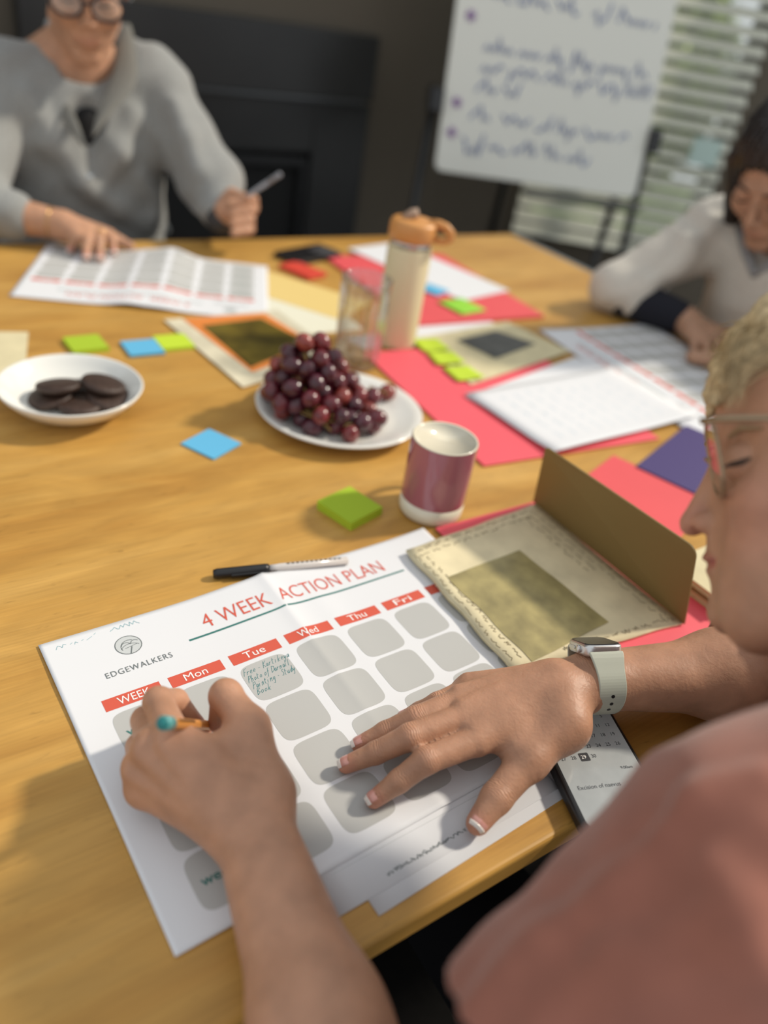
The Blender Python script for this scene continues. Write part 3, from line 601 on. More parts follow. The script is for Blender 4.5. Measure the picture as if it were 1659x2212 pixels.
# memory cards with a mounted photograph
def photo_card(name, corners, z, th, m, photo, pm, label, frame=None, fm_=None):
    t = thing(name, np.mean([T(*q, z) for q in corners], 0), label, 'card')
    slab('backing', [T(*q, z) for q in corners], th, m, t)
    if frame: slab('mount', [T(*q, z + th) for q in frame], 0.0006, fm_, t)
    slab('photograph', [T(*q, z + th + 0.0006) for q in photo], 0.0006, pm, t)
    return t
OLIVE_PHOTO = mat('olive_photo', (0.13, 0.095, 0.012), 0.28, noise=0.75, nscale=16, spec=0.6)
GREY_PHOTO = mat('grey_photo', (0.075, 0.075, 0.068), 0.4, noise=0.5, nscale=30)
photo_card('photo_card', [(0.440, 0.925), (0.640, 0.985), (0.625, 1.190), (0.416, 1.185)], 0.0022, 0.0012, mat('cream_border', (0.66, 0.60, 0.44), 0.8, noise=0.3, nscale=14), [(0.478, 0.982), (0.610, 1.045), (0.578, 1.158), (0.466, 1.146)], OLIVE_PHOTO, 'cream card with an orange mount and olive photograph behind the grapes', [(0.474, 0.966), (0.622, 1.030), (0.596, 1.180), (0.447, 1.184)], mat('orange_mount', (0.70, 0.22, 0.04), 0.6))
photo_card('photo_card', [(0.795, 0.835), (1.085, 0.900), (1.055, 1.050), (0.815, 1.020)], 0.0048, 0.001, CREAM_PAPER, [(0.906, 0.907), (1.034, 0.943), (0.995, 1.012), (0.885, 0.992)], GREY_PHOTO, 'cream card with a small dark grey photograph near the second red folder')
# notes
def note(s, t, ang, m, label, z=0.0004, th=0.0012, size=0.051, group='sticky notes', curl=0.0):
    c = T(s, t, z); a = math.radians(ang) + A_T; sh = Sheet((c + 0)[:2] - 0.5 * size * np.array([math.cos(a), math.sin(a)]) + 0.5 * size * np.array([-math.sin(a), math.cos(a)]), a, z + th, lambda u, v: curl * np.clip((u + v - 0.05) / 0.05, 0, 1) ** 2, size, size)
    return tag(sh.body('sticky_note', m, 6, 6, th=th), label, 'sticky note', group)
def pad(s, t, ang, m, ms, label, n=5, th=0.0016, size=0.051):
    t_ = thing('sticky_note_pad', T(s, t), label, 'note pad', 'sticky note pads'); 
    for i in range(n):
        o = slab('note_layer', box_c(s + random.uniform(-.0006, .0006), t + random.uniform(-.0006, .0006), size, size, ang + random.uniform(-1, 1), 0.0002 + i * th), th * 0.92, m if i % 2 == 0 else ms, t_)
LN = 'lime green '
c = st((P(750, 1068) + P(692, 1102) + P(750, 1146) + P(824, 1107)) / 4); e = P(824, 1107) - P(750, 1146)
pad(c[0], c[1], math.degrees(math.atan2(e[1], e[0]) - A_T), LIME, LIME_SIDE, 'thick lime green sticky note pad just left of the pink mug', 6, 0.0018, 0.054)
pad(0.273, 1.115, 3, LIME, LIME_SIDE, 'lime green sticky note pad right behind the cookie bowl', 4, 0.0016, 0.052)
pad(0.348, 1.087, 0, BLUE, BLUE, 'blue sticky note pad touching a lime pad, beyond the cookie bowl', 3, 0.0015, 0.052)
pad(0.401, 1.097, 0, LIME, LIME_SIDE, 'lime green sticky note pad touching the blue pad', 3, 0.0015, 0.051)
q = [P(400, 962), P(438, 930), P(515, 960), P(470, 994)]; c = st(sum(q) / 4); e = q[3] - q[0]
pad(c[0], c[1], math.degrees(math.atan2(e[1], e[0]) - A_T), BLUE, BLUE, 'blue sticky note pad alone on the bare table left of the grape plate', 2, 0.0012, 0.053)
note(0.820, 0.985, -10, LIME, 'lime sticky note nearest the bottle in the row on the cream card', 0.0062, curl=0.004)
note(0.812, 0.930, -14, LIME, 'middle lime sticky note of the row on the cream card', 0.0070, curl=0.005)
note(0.806, 0.872, -6, LIME, 'lime sticky note nearest the mug in the row on the cream card', 0.0066, curl=0.004)
note(0.998, 1.225, 25, BLUE, 'light blue sticky note on the farthest red folder, right of the bottle', 0.0088)
note(1.003, 1.132, 8, mat('green_note', (0.28, 0.62, 0.04), 0.7), 'bright green sticky note on the edge of the farthest red folder', 0.0085, size=0.07)

# ------------------------------------------------------------------ crockery and food
def basis(ax):                      # two axes across a direction
    a = unit(ax); b = unit(np.cross(a, [0.2, 0.3, 0.93])); return a, b, np.cross(a, b)
# pink mug, handle turned away
mc = P(928, 1101); mug = thing('mug', mc, 'pink mug with a cream foot band and cream inside, in front of the red folder', 'mug')
PINK = mat('pink_glaze', (0.36, 0.115, 0.15), 0.16, coat=0.5); CREAMG = mat('cream_glaze', (0.76, 0.70, 0.55), 0.18, coat=0.4)
R_, Hm = 0.0385, 0.100
k = MB(); k.lathe([(0.0, 0.0005), (R_ - 0.004, 0.0005), (R_ - 0.001, 0.002), (R_, 0.006), (R_, 0.0225)], mc, 56); k.lathe([(R_, Hm - 0.0018), (R_ - 0.0008, Hm), (R_ - 0.0028, Hm - 0.0008), (R_ - 0.0032, 0.012), (R_ - 0.009, 0.0065), (0.0, 0.006)], mc, 56); k.obj('cup', CREAMG, mug, True)
k = MB(); k.lathe([(R_, 0.0222), (R_ + 0.0002, 0.024), (R_ + 0.0002, Hm - 0.004), (R_, Hm - 0.0015)], mc, 56)
kf = [g for g in k.f if len(g) == 4]; k.f = kf; k.obj('glaze_band', PINK, mug, True)
bk = unit([ray(926, 1099)[0], ray(926, 1099)[1], 0]); k = MB()
k.tube([mc + bk * (R_ - 0.002 + 0.027 * math.sin(a)) + [0, 0, 0.05 + 0.028 * math.cos(a)] for a in np.linspace(0.25, math.pi - 0.25, 14)], 0.0045, 10); k.obj('handle', PINK, mug, True)
# grape plate
pc = P(731, 903); plate = thing('dinner_plate', pc, 'flat white dinner plate carrying the red grapes', 'plate'); Rp = 0.1165
k = MB(); k.lathe([(0, 0.004), (0.070, 0.004), (0.072, 0.0005), (0.076, 0.0005), (0.079, 0.004), (Rp - 0.012, 0.0125), (Rp, 0.0185), (Rp + 0.0004, 0.0205), (Rp - 0.002, 0.0212), (Rp - 0.014, 0.0165), (0.085, 0.0095), (0.075, 0.0075), (0, 0.0075)], pc, 72); k.obj('dish', CERAMIC, plate, True)
def plate_z(r): return 0.0078 if r < 0.075 else 0.0078 + (r - 0.075) * 0.26
# grapes: one bunch, each berry a part
GRAPE = [mat('grape_%d' % i, c, 0.22, noise=0.45, nscale=55, sss=0.25, coat=0.25) for i, c in enumerate([(0.12, 0.012, 0.020), (0.19, 0.020, 0.022), (0.070, 0.010, 0.020), (0.24, 0.040, 0.030)])]
gme = []
for gm_ in GRAPE:
    b_ = MB(); b_.ball((0, 0, 0), (0.0118, 0.0118, 0.0140), 14, 10); me = bpy.data.meshes.new('grape'); me.from_pydata(b_.v, [], b_.f); me.materials.append(gm_); me.polygons.foreach_set('use_smooth', [True] * len(me.polygons)); gme.append(me)
bunch = thing('grape_bunch', P(690, 915, 0.008), 'heaped bunch of dark red grapes on the white plate', 'grapes')
rg = random.Random(11); placed = []
def put_grape(p, parent, sc, mi, name='grape'):
    o = bpy.data.objects.new(name, gme[mi]); COL.objects.link(o)
    if parent is not None: o.parent = parent; o.location = Vector(p) - world_loc(parent)
    else: o.location = Vector(p)
    o.scale = (sc, sc, sc); o.rotation_euler = (rg.uniform(0, 3), rg.uniform(0, 3), rg.uniform(0, 3)); return o
def free(p, r=0.0212): return all(np.linalg.norm(p - q) > r for q in placed)
def mound(p):                      # allowed height of the heap
    q = p - P(672, 905, 0.0); u_ = q @ RT; v_ = q @ unit([RT[1] * -1, RT[0], 0]); 
    return 0.085 * math.exp(-((u_ + 0.010) / 0.050) ** 2 - ((v_ - 0.012) / 0.052) ** 2) + 0.014
tries = 0
while len(placed) < 80 and tries < 14000:
    tries += 1; a = rg.uniform(0, 6.283); rr = math.sqrt(rg.random()); dx, dy = math.cos(a) * rr * 0.080, math.sin(a) * rr * 0.062
    base = P(697, 912) + RT * [1, 1, 0] * dx + np.array([-RT[1], RT[0], 0]) * dy; r_ = np.linalg.norm((base - pc)[:2])
    if r_ > 0.10: continue
    z = plate_z(r_) + 0.0105; top_ = mound(base) + z
    while z <= top_:
        p = np.array([base[0], base[1], TZ + z])
        if free(p): placed.append(p); put_grape(p, bunch, rg.uniform(0.92, 1.1), rg.choice([0, 0, 1, 2, 2, 3])); break
        z += 0.004
STEM = mat('vine_stem', (0.24, 0.15, 0.04), 0.7)
k = MB(); apex = max(placed, key=lambda q: q[2]); cen = P(697, 912, 0.03)
k.tube([P(715, 930, 0.020), cen, (cen + apex) / 2 - [0, 0, 0.012], apex + [0, 0, -0.012]], 0.0017, 6)
for q in placed[::6]: k.tube([cen, q + (cen - q) * 0.2], 0.0011, 5)
k.tube([cen, P(780, 868, 0.030), P(800, 835, 0.034), P(838, 850, 0.026)], 0.0013, 6)
k.obj('stem', STEM, bunch)
o = put_grape(P(757, 938, 0.020), None, 1.0, 1); tag(o, 'single red grape at the front of the plate beside the pale fruit piece', 'grape', 'loose grapes')
o = put_grape(P(836, 848, 0.020), None, 1.05, 3); tag(o, 'single brownish red grape apart at the right of the heap', 'grape', 'loose grapes')
o = put_grape(P(806, 918, 0.020), None, 1.05, 0); tag(o, 'single red grape beside the heap, nearest the mug', 'grape', 'loose grapes')
fr = MB(); fc = P(755, 922, 0.017); fr.ball(fc, (0.012, 0.018, 0.010), 16, 10, np.stack([unit(RT * [1, 1, 0]), unit(np.array([-RT[1], RT[0], 0])), np.array([0, 0, 1.0])])); 
fo = fr.obj('fruit_piece', mat('pale_yellow_fruit', (0.72, 0.62, 0.22), 0.35, sss=0.3), None, True); tag(fo, 'pale yellow piece of fruit at the front of the grape plate', 'fruit')
# cookie bowl
bc = P(158, 883); bowl = thing('serving_bowl', bc, 'shallow white bowl holding chocolate cookies', 'bowl'); Rb = 0.088
k = MB(); k.lathe([(0, 0.003), (0.040, 0.003), (0.041, 0.0), (0.045, 0.0), (0.048, 0.004), (0.070, 0.014), (Rb - 0.004, 0.0285), (Rb, 0.036), (Rb - 0.0012, 0.0375), (Rb - 0.0035, 0.036), (Rb - 0.010, 0.028), (0.066, 0.017), (0.045, 0.0085), (0, 0.007)], bc, 64); k.obj('dish', CERAMIC, bowl, True)
CHOC = mat('chocolate', (0.042, 0.020, 0.012), 0.55, noise=0.3, nscale=60, bump=0.6, bscale=220)
cprof = [(0, 0), (0.024, 0), (0.0272, 0.0025), (0.0280, 0.0055), (0.0268, 0.0085), (0.022, 0.0098), (0.010, 0.0108), (0, 0.0106)]
for (px, py, z, tx, ty, lab) in ((112, 864, 0.012, 8, -10, 'lower left chocolate cookie in the white bowl'), (172, 882, 0.010, -3, 2, 'nearest chocolate cookie at the front of the bowl'), (236, 866, 0.013, 6, 12, 'lower right chocolate cookie in the bowl'), (176, 850, 0.010, 0, 0, 'middle chocolate cookie mostly hidden under the others'), (128, 842, 0.0245, -10, -8, 'upper left chocolate cookie lying on top'), (222, 838, 0.0245, -8, 10, 'upper right chocolate cookie lying on top')):
    k = MB(); cp = P(px, py, z); axv = unit([math.sin(math.radians(ty)), -math.sin(math.radians(tx)), 1]); k.lathe(cprof, cp, 28, axis=axv); tag(k.obj('chocolate_cookie', CHOC, None, True), lab, 'cookie', 'cookies in the bowl')
# ribbed glass tumbler
gc = P(768, 786); tum = thing('glass_tumbler', gc, 'clear ribbed drinking glass standing behind the grapes', 'glass'); Hg = 0.142; seg = 128
prof_o = [(0.030, 0.0), (0.0335, 0.004), (0.0345, 0.02), (0.0375, 0.09), (0.0395, Hg - 0.002), (0.0389, Hg)]; prof_i = [(0.0379, Hg - 0.001), (0.0358, 0.09), (0.0325, 0.022), (0.027, 0.013), (0.0, 0.012)]
k = MB(); vs = []; rings = [(0.0, 0.0)] + prof_o + prof_i
for i, (r, z) in enumerate(rings):
    for a in range(seg):
        th = 2 * math.pi * a / seg; rib = 0.0016 * math.cos(16 * th) if (0.003 < z < 0.10 and 0 < i <= len(prof_o)) else 0
        vs.append(gc + [(r + rib) * math.cos(th), (r + rib) * math.sin(th), z + 0.0005])
k.add(vs, [(i * seg + a, (i + 1) * seg + a, (i + 1) * seg + (a + 1) % seg, i * seg + (a + 1) % seg) for i in range(len(rings) - 1) for a in range(seg)]); k.obj('tumbler_body', thin_glass('tumbler_glass', (0.95, 0.95, 0.935), 0.06, 0.85, 1.7), tum, True)
# drinking bottle
bb = P(851, 741); bot = thing('water_bottle', bb, 'tall cream drinking bottle with a tan lid and loop handle', 'bottle'); Rw = 0.0365
CREAMB = mat('cream_bottle', (0.70, 0.61, 0.38), 0.4); TANLID = mat('tan_plastic', (0.60, 0.27, 0.075), 0.42)
k = MB(); k.lathe([(0, 0), (Rw - 0.004, 0), (Rw - 0.0005, 0.003), (Rw, 0.007), (Rw, 0.164), (Rw - 0.0015, 0.168), (Rw - 0.004, 0.170), (0, 0.170)], bb, 56); k.obj('flask', CREAMB, bot, True)
k = MB(); k.lathe([(Rw - 0.003, 0.1695), (Rw - 0.0025, 0.1805), (0, 0.1805)], bb, 48); k.obj('neck_ring', STEEL, bot, True)
k = MB(); k.lathe([(0, 0.1800), (Rw + 0.0005, 0.1800), (Rw + 0.0018, 0.182), (Rw + 0.0016, 0.204), (Rw - 0.001, 0.2085), (Rw - 0.006, 0.2105), (0, 0.2115)], bb, 56); k.obj('lid', TANLID, bot, True)
hx = unit(RT * [1, 1, 0] * 1.0 + np.array([0.05, -0.12, 0])); hz = np.array([0, 0, 1.0])
path = [bb + hx * x + hz * z for x, z in ((0.026, 0.2085), (0.040, 0.2095), (0.052, 0.2065), (0.0615, 0.199), (0.0625, 0.190), (0.055, 0.1845), (0.045, 0.1835), (0.036, 0.1850))]
k = MB(); k.tube(path, [0.0075, 0.0072, 0.0070, 0.0068, 0.0066, 0.006, 0.0055, 0.005], 14); k.obj('loop_handle', TANLID, bot, True)
k = MB(); k.tube([bb + hx * -0.016 + hz * 0.208, bb + hx * -0.004 + hz * 0.218, bb + hx * 0.004 + hz * 0.2215], [0.0085, 0.0085, 0.0065], 12); k.obj('mouthpiece', mat('taupe_silicone', (0.40, 0.27, 0.19), 0.45), bot, True)

# ------------------------------------------------------------------ phones and pens
fp_ = thing('mobile_phone', T(0.838, 1.47, 0), 'black phone lying face up at the far table edge', 'phone', 'phones')
def rr_st(s, t, ls, lt_, ang, r, z):
    a = math.radians(ang) + A_T; return rrect(T(s, t, z), np.array([math.cos(a), math.sin(a), 0]), np.array([-math.sin(a), math.cos(a), 0]), ls / 2, lt_ / 2, r)
k = MB(); k.prism(rr_st(0.838, 1.472, 0.148, 0.074, 19, 0.010, 0.0012), (0, 0, 0.010)); k.obj('case', BLACK, fp_, bevel=0.0025)
k = MB(); k.prism(rr_st(0.838, 1.472, 0.140, 0.066, 19, 0.008, 0.0112), (0, 0, 0.0006)); k.obj('screen', BLACK_GLASS, fp_)
k = MB(); k.prism(rr_st(0.878, 1.470, 0.050, 0.060, 19, 0.004, 0.0118), (0, 0, 0.0008)); k.obj('card_holder', mat('dark_grey_plastic', (0.06, 0.06, 0.065), 0.4), fp_)
# near phone with a calendar
ang_p = 70.5; pa = math.radians(ang_p) + A_T; pu = np.array([math.cos(pa), math.sin(pa), 0]); pr = np.array([math.sin(pa), -math.cos(pa), 0])   # up and right of the phone
pbl = P(1266, 1813, 0.011); pcn = pbl + pu * 0.079 + pr * 0.0392; pcn[2] = TZ + 0.0035
ph = thing('mobile_phone', pcn, 'phone in a black case showing a calendar, under the watch wrist', 'phone', 'phones')
k = MB(); k.prism(rrect(pcn, pr, pu, 0.0395, 0.079, 0.011), (0, 0, 0.0112)); k.obj('case', BLACK, ph, bevel=0.003, seg=3)
k = MB(); k.prism(rrect(pcn + [0, 0, 0.0112], pr, pu, 0.0352, 0.0745, 0.008), (0, 0, 0.0005)); scr = k.obj('screen', mat('phone_screen', (0.36, 0.38, 0.38), 0.12, noise=0.12, nscale=40, emit=0.12), ph)
k = MB(); k.box(pcn - pr * 0.0392 + pu * 0.02 + [0, 0, 0.006], pu, pr, hz, 0.012, 0.0012, 0.0012); k.obj('side_button', BLACK, ph, bevel=0.0006)
pt = MB()
def ptext(body, x, y, size, off=0.0):
    t, f = text_mesh(body, size, 0, off)
    if len(t): pt.add([pcn + pr * (x + q[0]) + pu * (y + q[1]) + [0, 0, 0.01185] for q in t], f)
days = [(' ', ' ', '1', '2', '3', '4', '5'), ('6', '7', '8', '9', '10', '11', '12'), ('13', '14', '15', '16', '17', '18', '19'), ('20', '21', '22', '23', '24', '25', '26'), ('27', '28', '29', '30', ' ', ' ', ' ')]
for r, row in enumerate(days):
    for c_, d_ in enumerate(row): ptext(' ' if d_ == '29' else d_, -0.031 + c_ * 0.0092, 0.026 - r * 0.0098, 0.0048)
ptext('Excision of naevus', -0.029, -0.041, 0.0052); ptext('9:00am', 0.017, -0.0265, 0.0038)
pt.obj('calendar_lettering', mat('screen_ink', (0.05, 0.055, 0.06), 0.3), ph, weld=False)['kind'] = 'stuff'
k = MB(); k.prism(rrect(pcn + pr * (-0.031 + 2 * 0.0092 + 0.0030) + pu * (0.026 - 4 * 0.0098 + 0.0015) + [0, 0, 0.01172], pr, pu, 0.0044, 0.0040, 0.001), (0, 0, 0.0001)); k.obj('today_mark', mat('today_ink', (0.05, 0.05, 0.055), 0.3), ph)
pt = MB(); ptext('29', -0.031 + 2 * 0.0092, 0.026 - 4 * 0.0098, 0.0048); pt.obj('today_lettering', WHITE_PRINT, ph, weld=False)['kind'] = 'stuff'
# black pen behind the sheet
p0, p1 = P(460, 1240, 0.006), P(700, 1216, 0.006); pdv = unit(p1 - p0); pen = thing('ballpoint_pen', (p0 + p1) / 2 - [0, 0, .006], 'black capped pen with a clear barrel lying behind the action plan', 'pen')
k = MB(); k.lathe([(0, 0), (0.0042, 0.0004), (0.0052, 0.004), (0.0054, 0.052), (0.0050, 0.056), (0, 0.056)], p0, 20, axis=pdv); k.obj('cap', BLACK, pen, True)
k = MB(); k.box(p0 + pdv * 0.036 + unit(np.cross(pdv, hz)) * 0.0062, pdv, np.cross(pdv, hz), hz, 0.019, 0.0012, 0.0018); k.obj('clip', BLACK, pen, bevel=0.0005)
k = MB(); k.lathe([(0, 0.056), (0.0036, 0.056), (0.0038, 0.064), (0.0042, 0.068), (0.0042, 0.140), (0, 0.142)], p0, 18, axis=pdv); k.obj('barrel', mat('smoky_clear', (0.62, 0.58, 0.55), 0.15), pen, True)
k = MB()
for i in range(12): k.box(p0 + pdv * (0.076 + i * 0.005) + [0, 0, 0.0043], pdv, np.cross(pdv, hz), hz, 0.0016, 0.0008, 0.0001)
k.obj('barrel_print', BLACK, pen)['kind'] = 'stuff'

# ------------------------------------------------------------------ the open card with its upright flap
sc = thing('open_card', T(0.545, 0.41, 0.0046), 'aged cream keepsake card lying open, its olive flap standing upright', 'card')
cs = [(0.436, 0.316), (0.656, 0.292), (0.656, 0.526), (0.444, 0.506)]
def card_z(a, b): return 0.0046 + 0.0022 * math.sin(3.0 * a + 0.6) * math.sin(math.pi * b) + 0.003 * (1 - a) ** 2 * 0.6
n_ = 16; top = []; 
def card_pt(a, b, off=0.0):
    q = (1 - a) * ((1 - b) * np.array(cs[0]) + b * np.array(cs[3])) + a * ((1 - b) * np.array(cs[1]) + b * np.array(cs[2])); wob = 0.0012 * math.sin(b * 19) * (1 - a) + 0.0012 * math.sin(a * 17) * (0.5 - b)
    return T(q[0] + wob, q[1] + wob, card_z(a, b) + 0.003 + off)
g_ = [[card_pt(i / n_, j / n_) for j in range(n_ + 1)] for i in range(n_ + 1)]; vv = [p for r in g_ for p in r]; m1 = n_ + 1; nn_ = len(vv)
ff = [(i * m1 + j, (i + 1) * m1 + j, (i + 1) * m1 + j + 1, i * m1 + j + 1) for i in range(n_) for j in range(n_)]
rim = [i * m1 for i in range(m1)] + [n_ * m1 + j for j in range(1, m1)] + [i * m1 + n_ for i in range(n_ - 1, -1, -1)] + [j for j in range(n_ - 1, 0, -1)]
vv2 = vv + [np.array([p[0], p[1], p[2] - 0.0025]) for p in vv]; ff2 = ff + [tuple(x + nn_ for x in q[::-1]) for q in ff] + [(rim[i + 1 - len(rim)], rim[i], rim[i] + nn_, rim[i + 1 - len(rim)] + nn_) for i in range(len(rim))]
link_mesh('page', vv2, ff2, AGED_PAPER, sc, True)
link_mesh('under_page', [np.array([p[0], p[1], 0]) * [1, 1, 0] + [0, 0, (TZ + 0.0046) + (0.0012 if i >= nn_ else 0.0)] for i, p in enumerate([p + (T(0.545, 0.41) - p) * 0.015 for p in vv] * 2)], ff2, CREAM_PAPER, sc)
# photo pasted on the page: solve the bilinear card for the photo's corners
def inv_card(px, py):
    q = np.array(st(P(px, py, 0.009))); ab = np.array([0.5, 0.5])
    for _ in range(30):
        f0 = np.array(st(card_pt(*ab))) - q; J = np.stack([(np.array(st(card_pt(ab[0] + 1e-3, ab[1]))) - q - f0) / 1e-3, (np.array(st(card_pt(ab[0], ab[1] + 1e-3))) - q - f0) / 1e-3], 1); ab = ab - np.linalg.solve(J, f0) * 0.8
    return ab
pcs = [inv_card(*q) for q in ((1149, 1430), (1315, 1343), (1122, 1189), (966, 1250))]
n2_ = 10; gv = []
for i in range(n2_ + 1):
    for j in range(n2_ + 1):
        a, b = i / n2_, j / n2_; ab = (1 - a) * ((1 - b) * pcs[0] + b * pcs[3]) + a * ((1 - b) * pcs[1] + b * pcs[2]); gv.append(card_pt(ab[0], ab[1], 0.0006))
link_mesh('photograph', gv, [(i * (n2_ + 1) + j, (i + 1) * (n2_ + 1) + j, (i + 1) * (n2_ + 1) + j + 1, i * (n2_ + 1) + j + 1) for i in range(n2_) for j in range(n2_)], mat('sepia_photo', (0.36, 0.30, 0.125), 0.35, noise=0.35, nscale=35, spec=0.6), sc, True)
cw = MB(); rg2 = random.Random(4)
def scrawl(a0_, b0_, a1_, b1_, n):
    d_ = np.array([a1_ - a0_, b1_ - b0_]); L_ = np.linalg.norm(d_); d_ = d_ / L_; nn2 = np.array([-d_[1], d_[0]]); x = 0.0
    while x < L_:
        w_ = rg2.uniform(0.03, 0.08); pts = []
        for i in range(7):
            q = np.array([a0_, b0_]) + d_ * min(x + w_ * i / 6, L_) + nn2 * rg2.uniform(-0.011, 0.011); pts.append(card_pt(q[0], q[1], 0.0003))
        cw.tube(pts, 0.00030, 4); x += w_ + 0.022
for off in (0.03, 0.075): scrawl(1 - off, 0.97, 1 - off, 0.03, 0); scrawl(0.05, 1 - off, 0.9, 1 - off, 0)
scrawl(0.03, 0.05, 0.03, 0.95, 0); scrawl(0.075, 0.05, 0.075, 0.9, 0)
for off in (0.12, 0.165): scrawl(1 - off, 0.93, 1 - off, 0.45, 0)
scrawl(0.3, 0.04, 0.95, 0.04, 0)
cw.obj('faint_handwriting', mat('brown_ink', (0.16, 0.11, 0.05), 0.8), sc, weld=False)['kind'] = 'stuff'
OLIVE = mat('olive_card', (0.25, 0.17, 0.055), 0.55, noise=0.05, nscale=5)
fa, fb = T(0.6575, 0.531, 0.0075), T(0.6575, 0.290, 0.0075); ta, tb_ = P(1181, 963, 0.106), P(1508, 1186, 0.104)
fn_ = unit(np.cross(fb - fa, ta - fa)); ux = unit(fb - fa); pts = [fa, fb]
wv = unit(ta - fa); wv2 = unit(tb_ - fb); r = 0.010
for i in range(6): a = math.radians(90 * i / 5); pts.append(tb_ - ux * r - wv2 * r + ux * r * math.cos(a) + wv2 * r * math.sin(a))
for i in range(6): a = math.radians(90 + 90 * i / 5); pts.append(ta + ux * r * 0.6 - wv * r * 0.6 + ux * r * 0.6 * math.cos(a) + wv * r * 0.6 * math.sin(a))
k = MB(); k.prism(pts, fn_ * 0.0016); k.obj('upright_flap', OLIVE, sc)
# small stack of cream booklets by the chin
for i, (z, th, ds, ang, lab) in enumerate(((0.0046, 0.008, 0.0, 2, 'bottom cream booklet in the small stack beyond the chin'), (0.0128, 0.005, 0.004, 5, 'thin tan booklet in the middle of the small stack beyond the chin'), (0.018, 0.008, -0.002, 1, 'top cream booklet of the small stack beyond the chin'))):
    t_ = thing('booklet', T(0.772, 0.315, z), lab, 'booklet', 'booklets by the chin')
    slab('pages', box_c(0.772 + ds, 0.322, 0.128, 0.076, ang, z + 0.0008), th - 0.0022, mat('page_block', (0.70, 0.64, 0.50), 0.85), t_)
    slab('cover', box_c(0.772 + ds, 0.322, 0.132, 0.079, ang, z + th - 0.0014), 0.0008, [CREAM_PAPER, mat('tan_card', (0.50, 0.34, 0.18), 0.7), CREAM_PAPER][i], t_); slab('back_cover', box_c(0.772 + ds, 0.322, 0.132, 0.079, ang, z), 0.0008, [CREAM_PAPER, mat('tan_card', (0.50, 0.34, 0.18), 0.7), CREAM_PAPER][i], t_)

# ------------------------------------------------------------------ people
def skin_mat(name, rough=0.48):
    m = mat(name, (0.5, 0.3, 0.2), rough, noise=0.15, nscale=52, bump=0.16, bscale=420, sss=0.2, attr='Col', spec=0.35); nt = m.node_tree
    b1 = [n for n in nt.nodes if n.type == 'BUMP'][0]; tc = [n for n in nt.nodes if n.type == 'TEX_COORD'][0]
    n = nt.nodes.new('ShaderNodeTexNoise'); n.inputs['Scale'].default_value = 95; n.inputs['Detail'].default_value = 3; n.inputs['Distortion'].default_value = 1.2; nt.links.new(tc.outputs['Object'], n.inputs['Vector'])
    b2 = nt.nodes.new('ShaderNodeBump'); b2.inputs['Strength'].default_value = 0.22; b2.inputs['Distance'].default_value = 0.0022; nt.links.new(n.outputs['Fac'], b2.inputs['Height']); nt.links.new(b2.outputs['Normal'], b1.inputs['Normal'])
    # skin folds over the joints: waves along the finger, only near a joint
    ax_, aw_ = nt.nodes.new('ShaderNodeAttribute'), nt.nodes.new('ShaderNodeAttribute'); ax_.attribute_name = 'fold_x'; aw_.attribute_name = 'fold_w'
    n3 = nt.nodes.new('ShaderNodeTexNoise'); n3.inputs['Scale'].default_value = 140; nt.links.new(tc.outputs['Object'], n3.inputs['Vector'])
    def mth(op, a, b):
        q = nt.nodes.new('ShaderNodeMath'); q.operation = op
        for i, z in enumerate((a, b)):
            if z is None: continue
            if isinstance(z, (int, float)): q.inputs[i].default_value = z
            else: nt.links.new(z, q.inputs[i])
        return q.outputs[0]
    wv_ = mth('MULTIPLY', mth('SINE', mth('ADD', mth('MULTIPLY', ax_.outputs['Fac'], 3100.0), mth('MULTIPLY', n3.outputs['Fac'], 16.0)), None), aw_.outputs['Fac'])
    b3 = nt.nodes.new('ShaderNodeBump'); b3.inputs['Strength'].default_value = 0.42; b3.inputs['Distance'].default_value = 0.0005; nt.links.new(wv_, b3.inputs['Height']); nt.links.new(b3.outputs['Normal'], b2.inputs['Normal'])
    return m
def folds(o, V, joints):              # (joint, axis, reach, weight)
    x = np.zeros(len(V)); w = np.zeros(len(V))
    for (j, a, r, k) in joints:
        d_ = V - j; f = k * np.exp(-(np.linalg.norm(d_, axis=1) / r) ** 2 - ((d_ @ unit(a)) / (r * 0.45)) ** 2); m = f > w; x[m] = (d_ @ unit(a))[m]; w[m] = f[m]
    for nm, q in (('fold_x', x), ('fold_w', w)):
        at = o.data.attributes.new(nm, 'FLOAT', 'POINT'); at.data.foreach_set('value', q.astype(np.float32))
SKIN = skin_mat('skin')
def reach(prev, px, py, length, far=True):       # next joint on a sight line, one bone away
    d_ = unit(ray(px, py)); b = (prev - CAM) @ d_; c = (prev - CAM) @ (prev - CAM) - length ** 2; q = b * b - c
    return CAM + d_ * (b + (0 if q < 0 else math.sqrt(q) * (1 if far else -1)))
def hit(prims, px, py, t0=0.1, t1=3.0):          # where a sight line meets a body
    d_ = unit(ray(px, py)); t = t0
    for _ in range(200):
        e = sdf(prims, (CAM + d_ * t)[None])[0]; t += max(e, 0.0003) * 0.8
        if e < 0.0004 or t > t1: break
    return CAM + d_ * t
def finger(J_, R_, k=0.003):
    out = []
    for i in range(len(J_) - 1): out.append(cap(J_[i], J_[i + 1], R_[i], R_[i + 1], k if i else 0.0024))
    return out
NAIL = mat('nail_pink', (0.62, 0.30, 0.25), 0.22, coat=0.5); NAILTIP = mat('nail_white', (0.80, 0.74, 0.68), 0.25, coat=0.4)
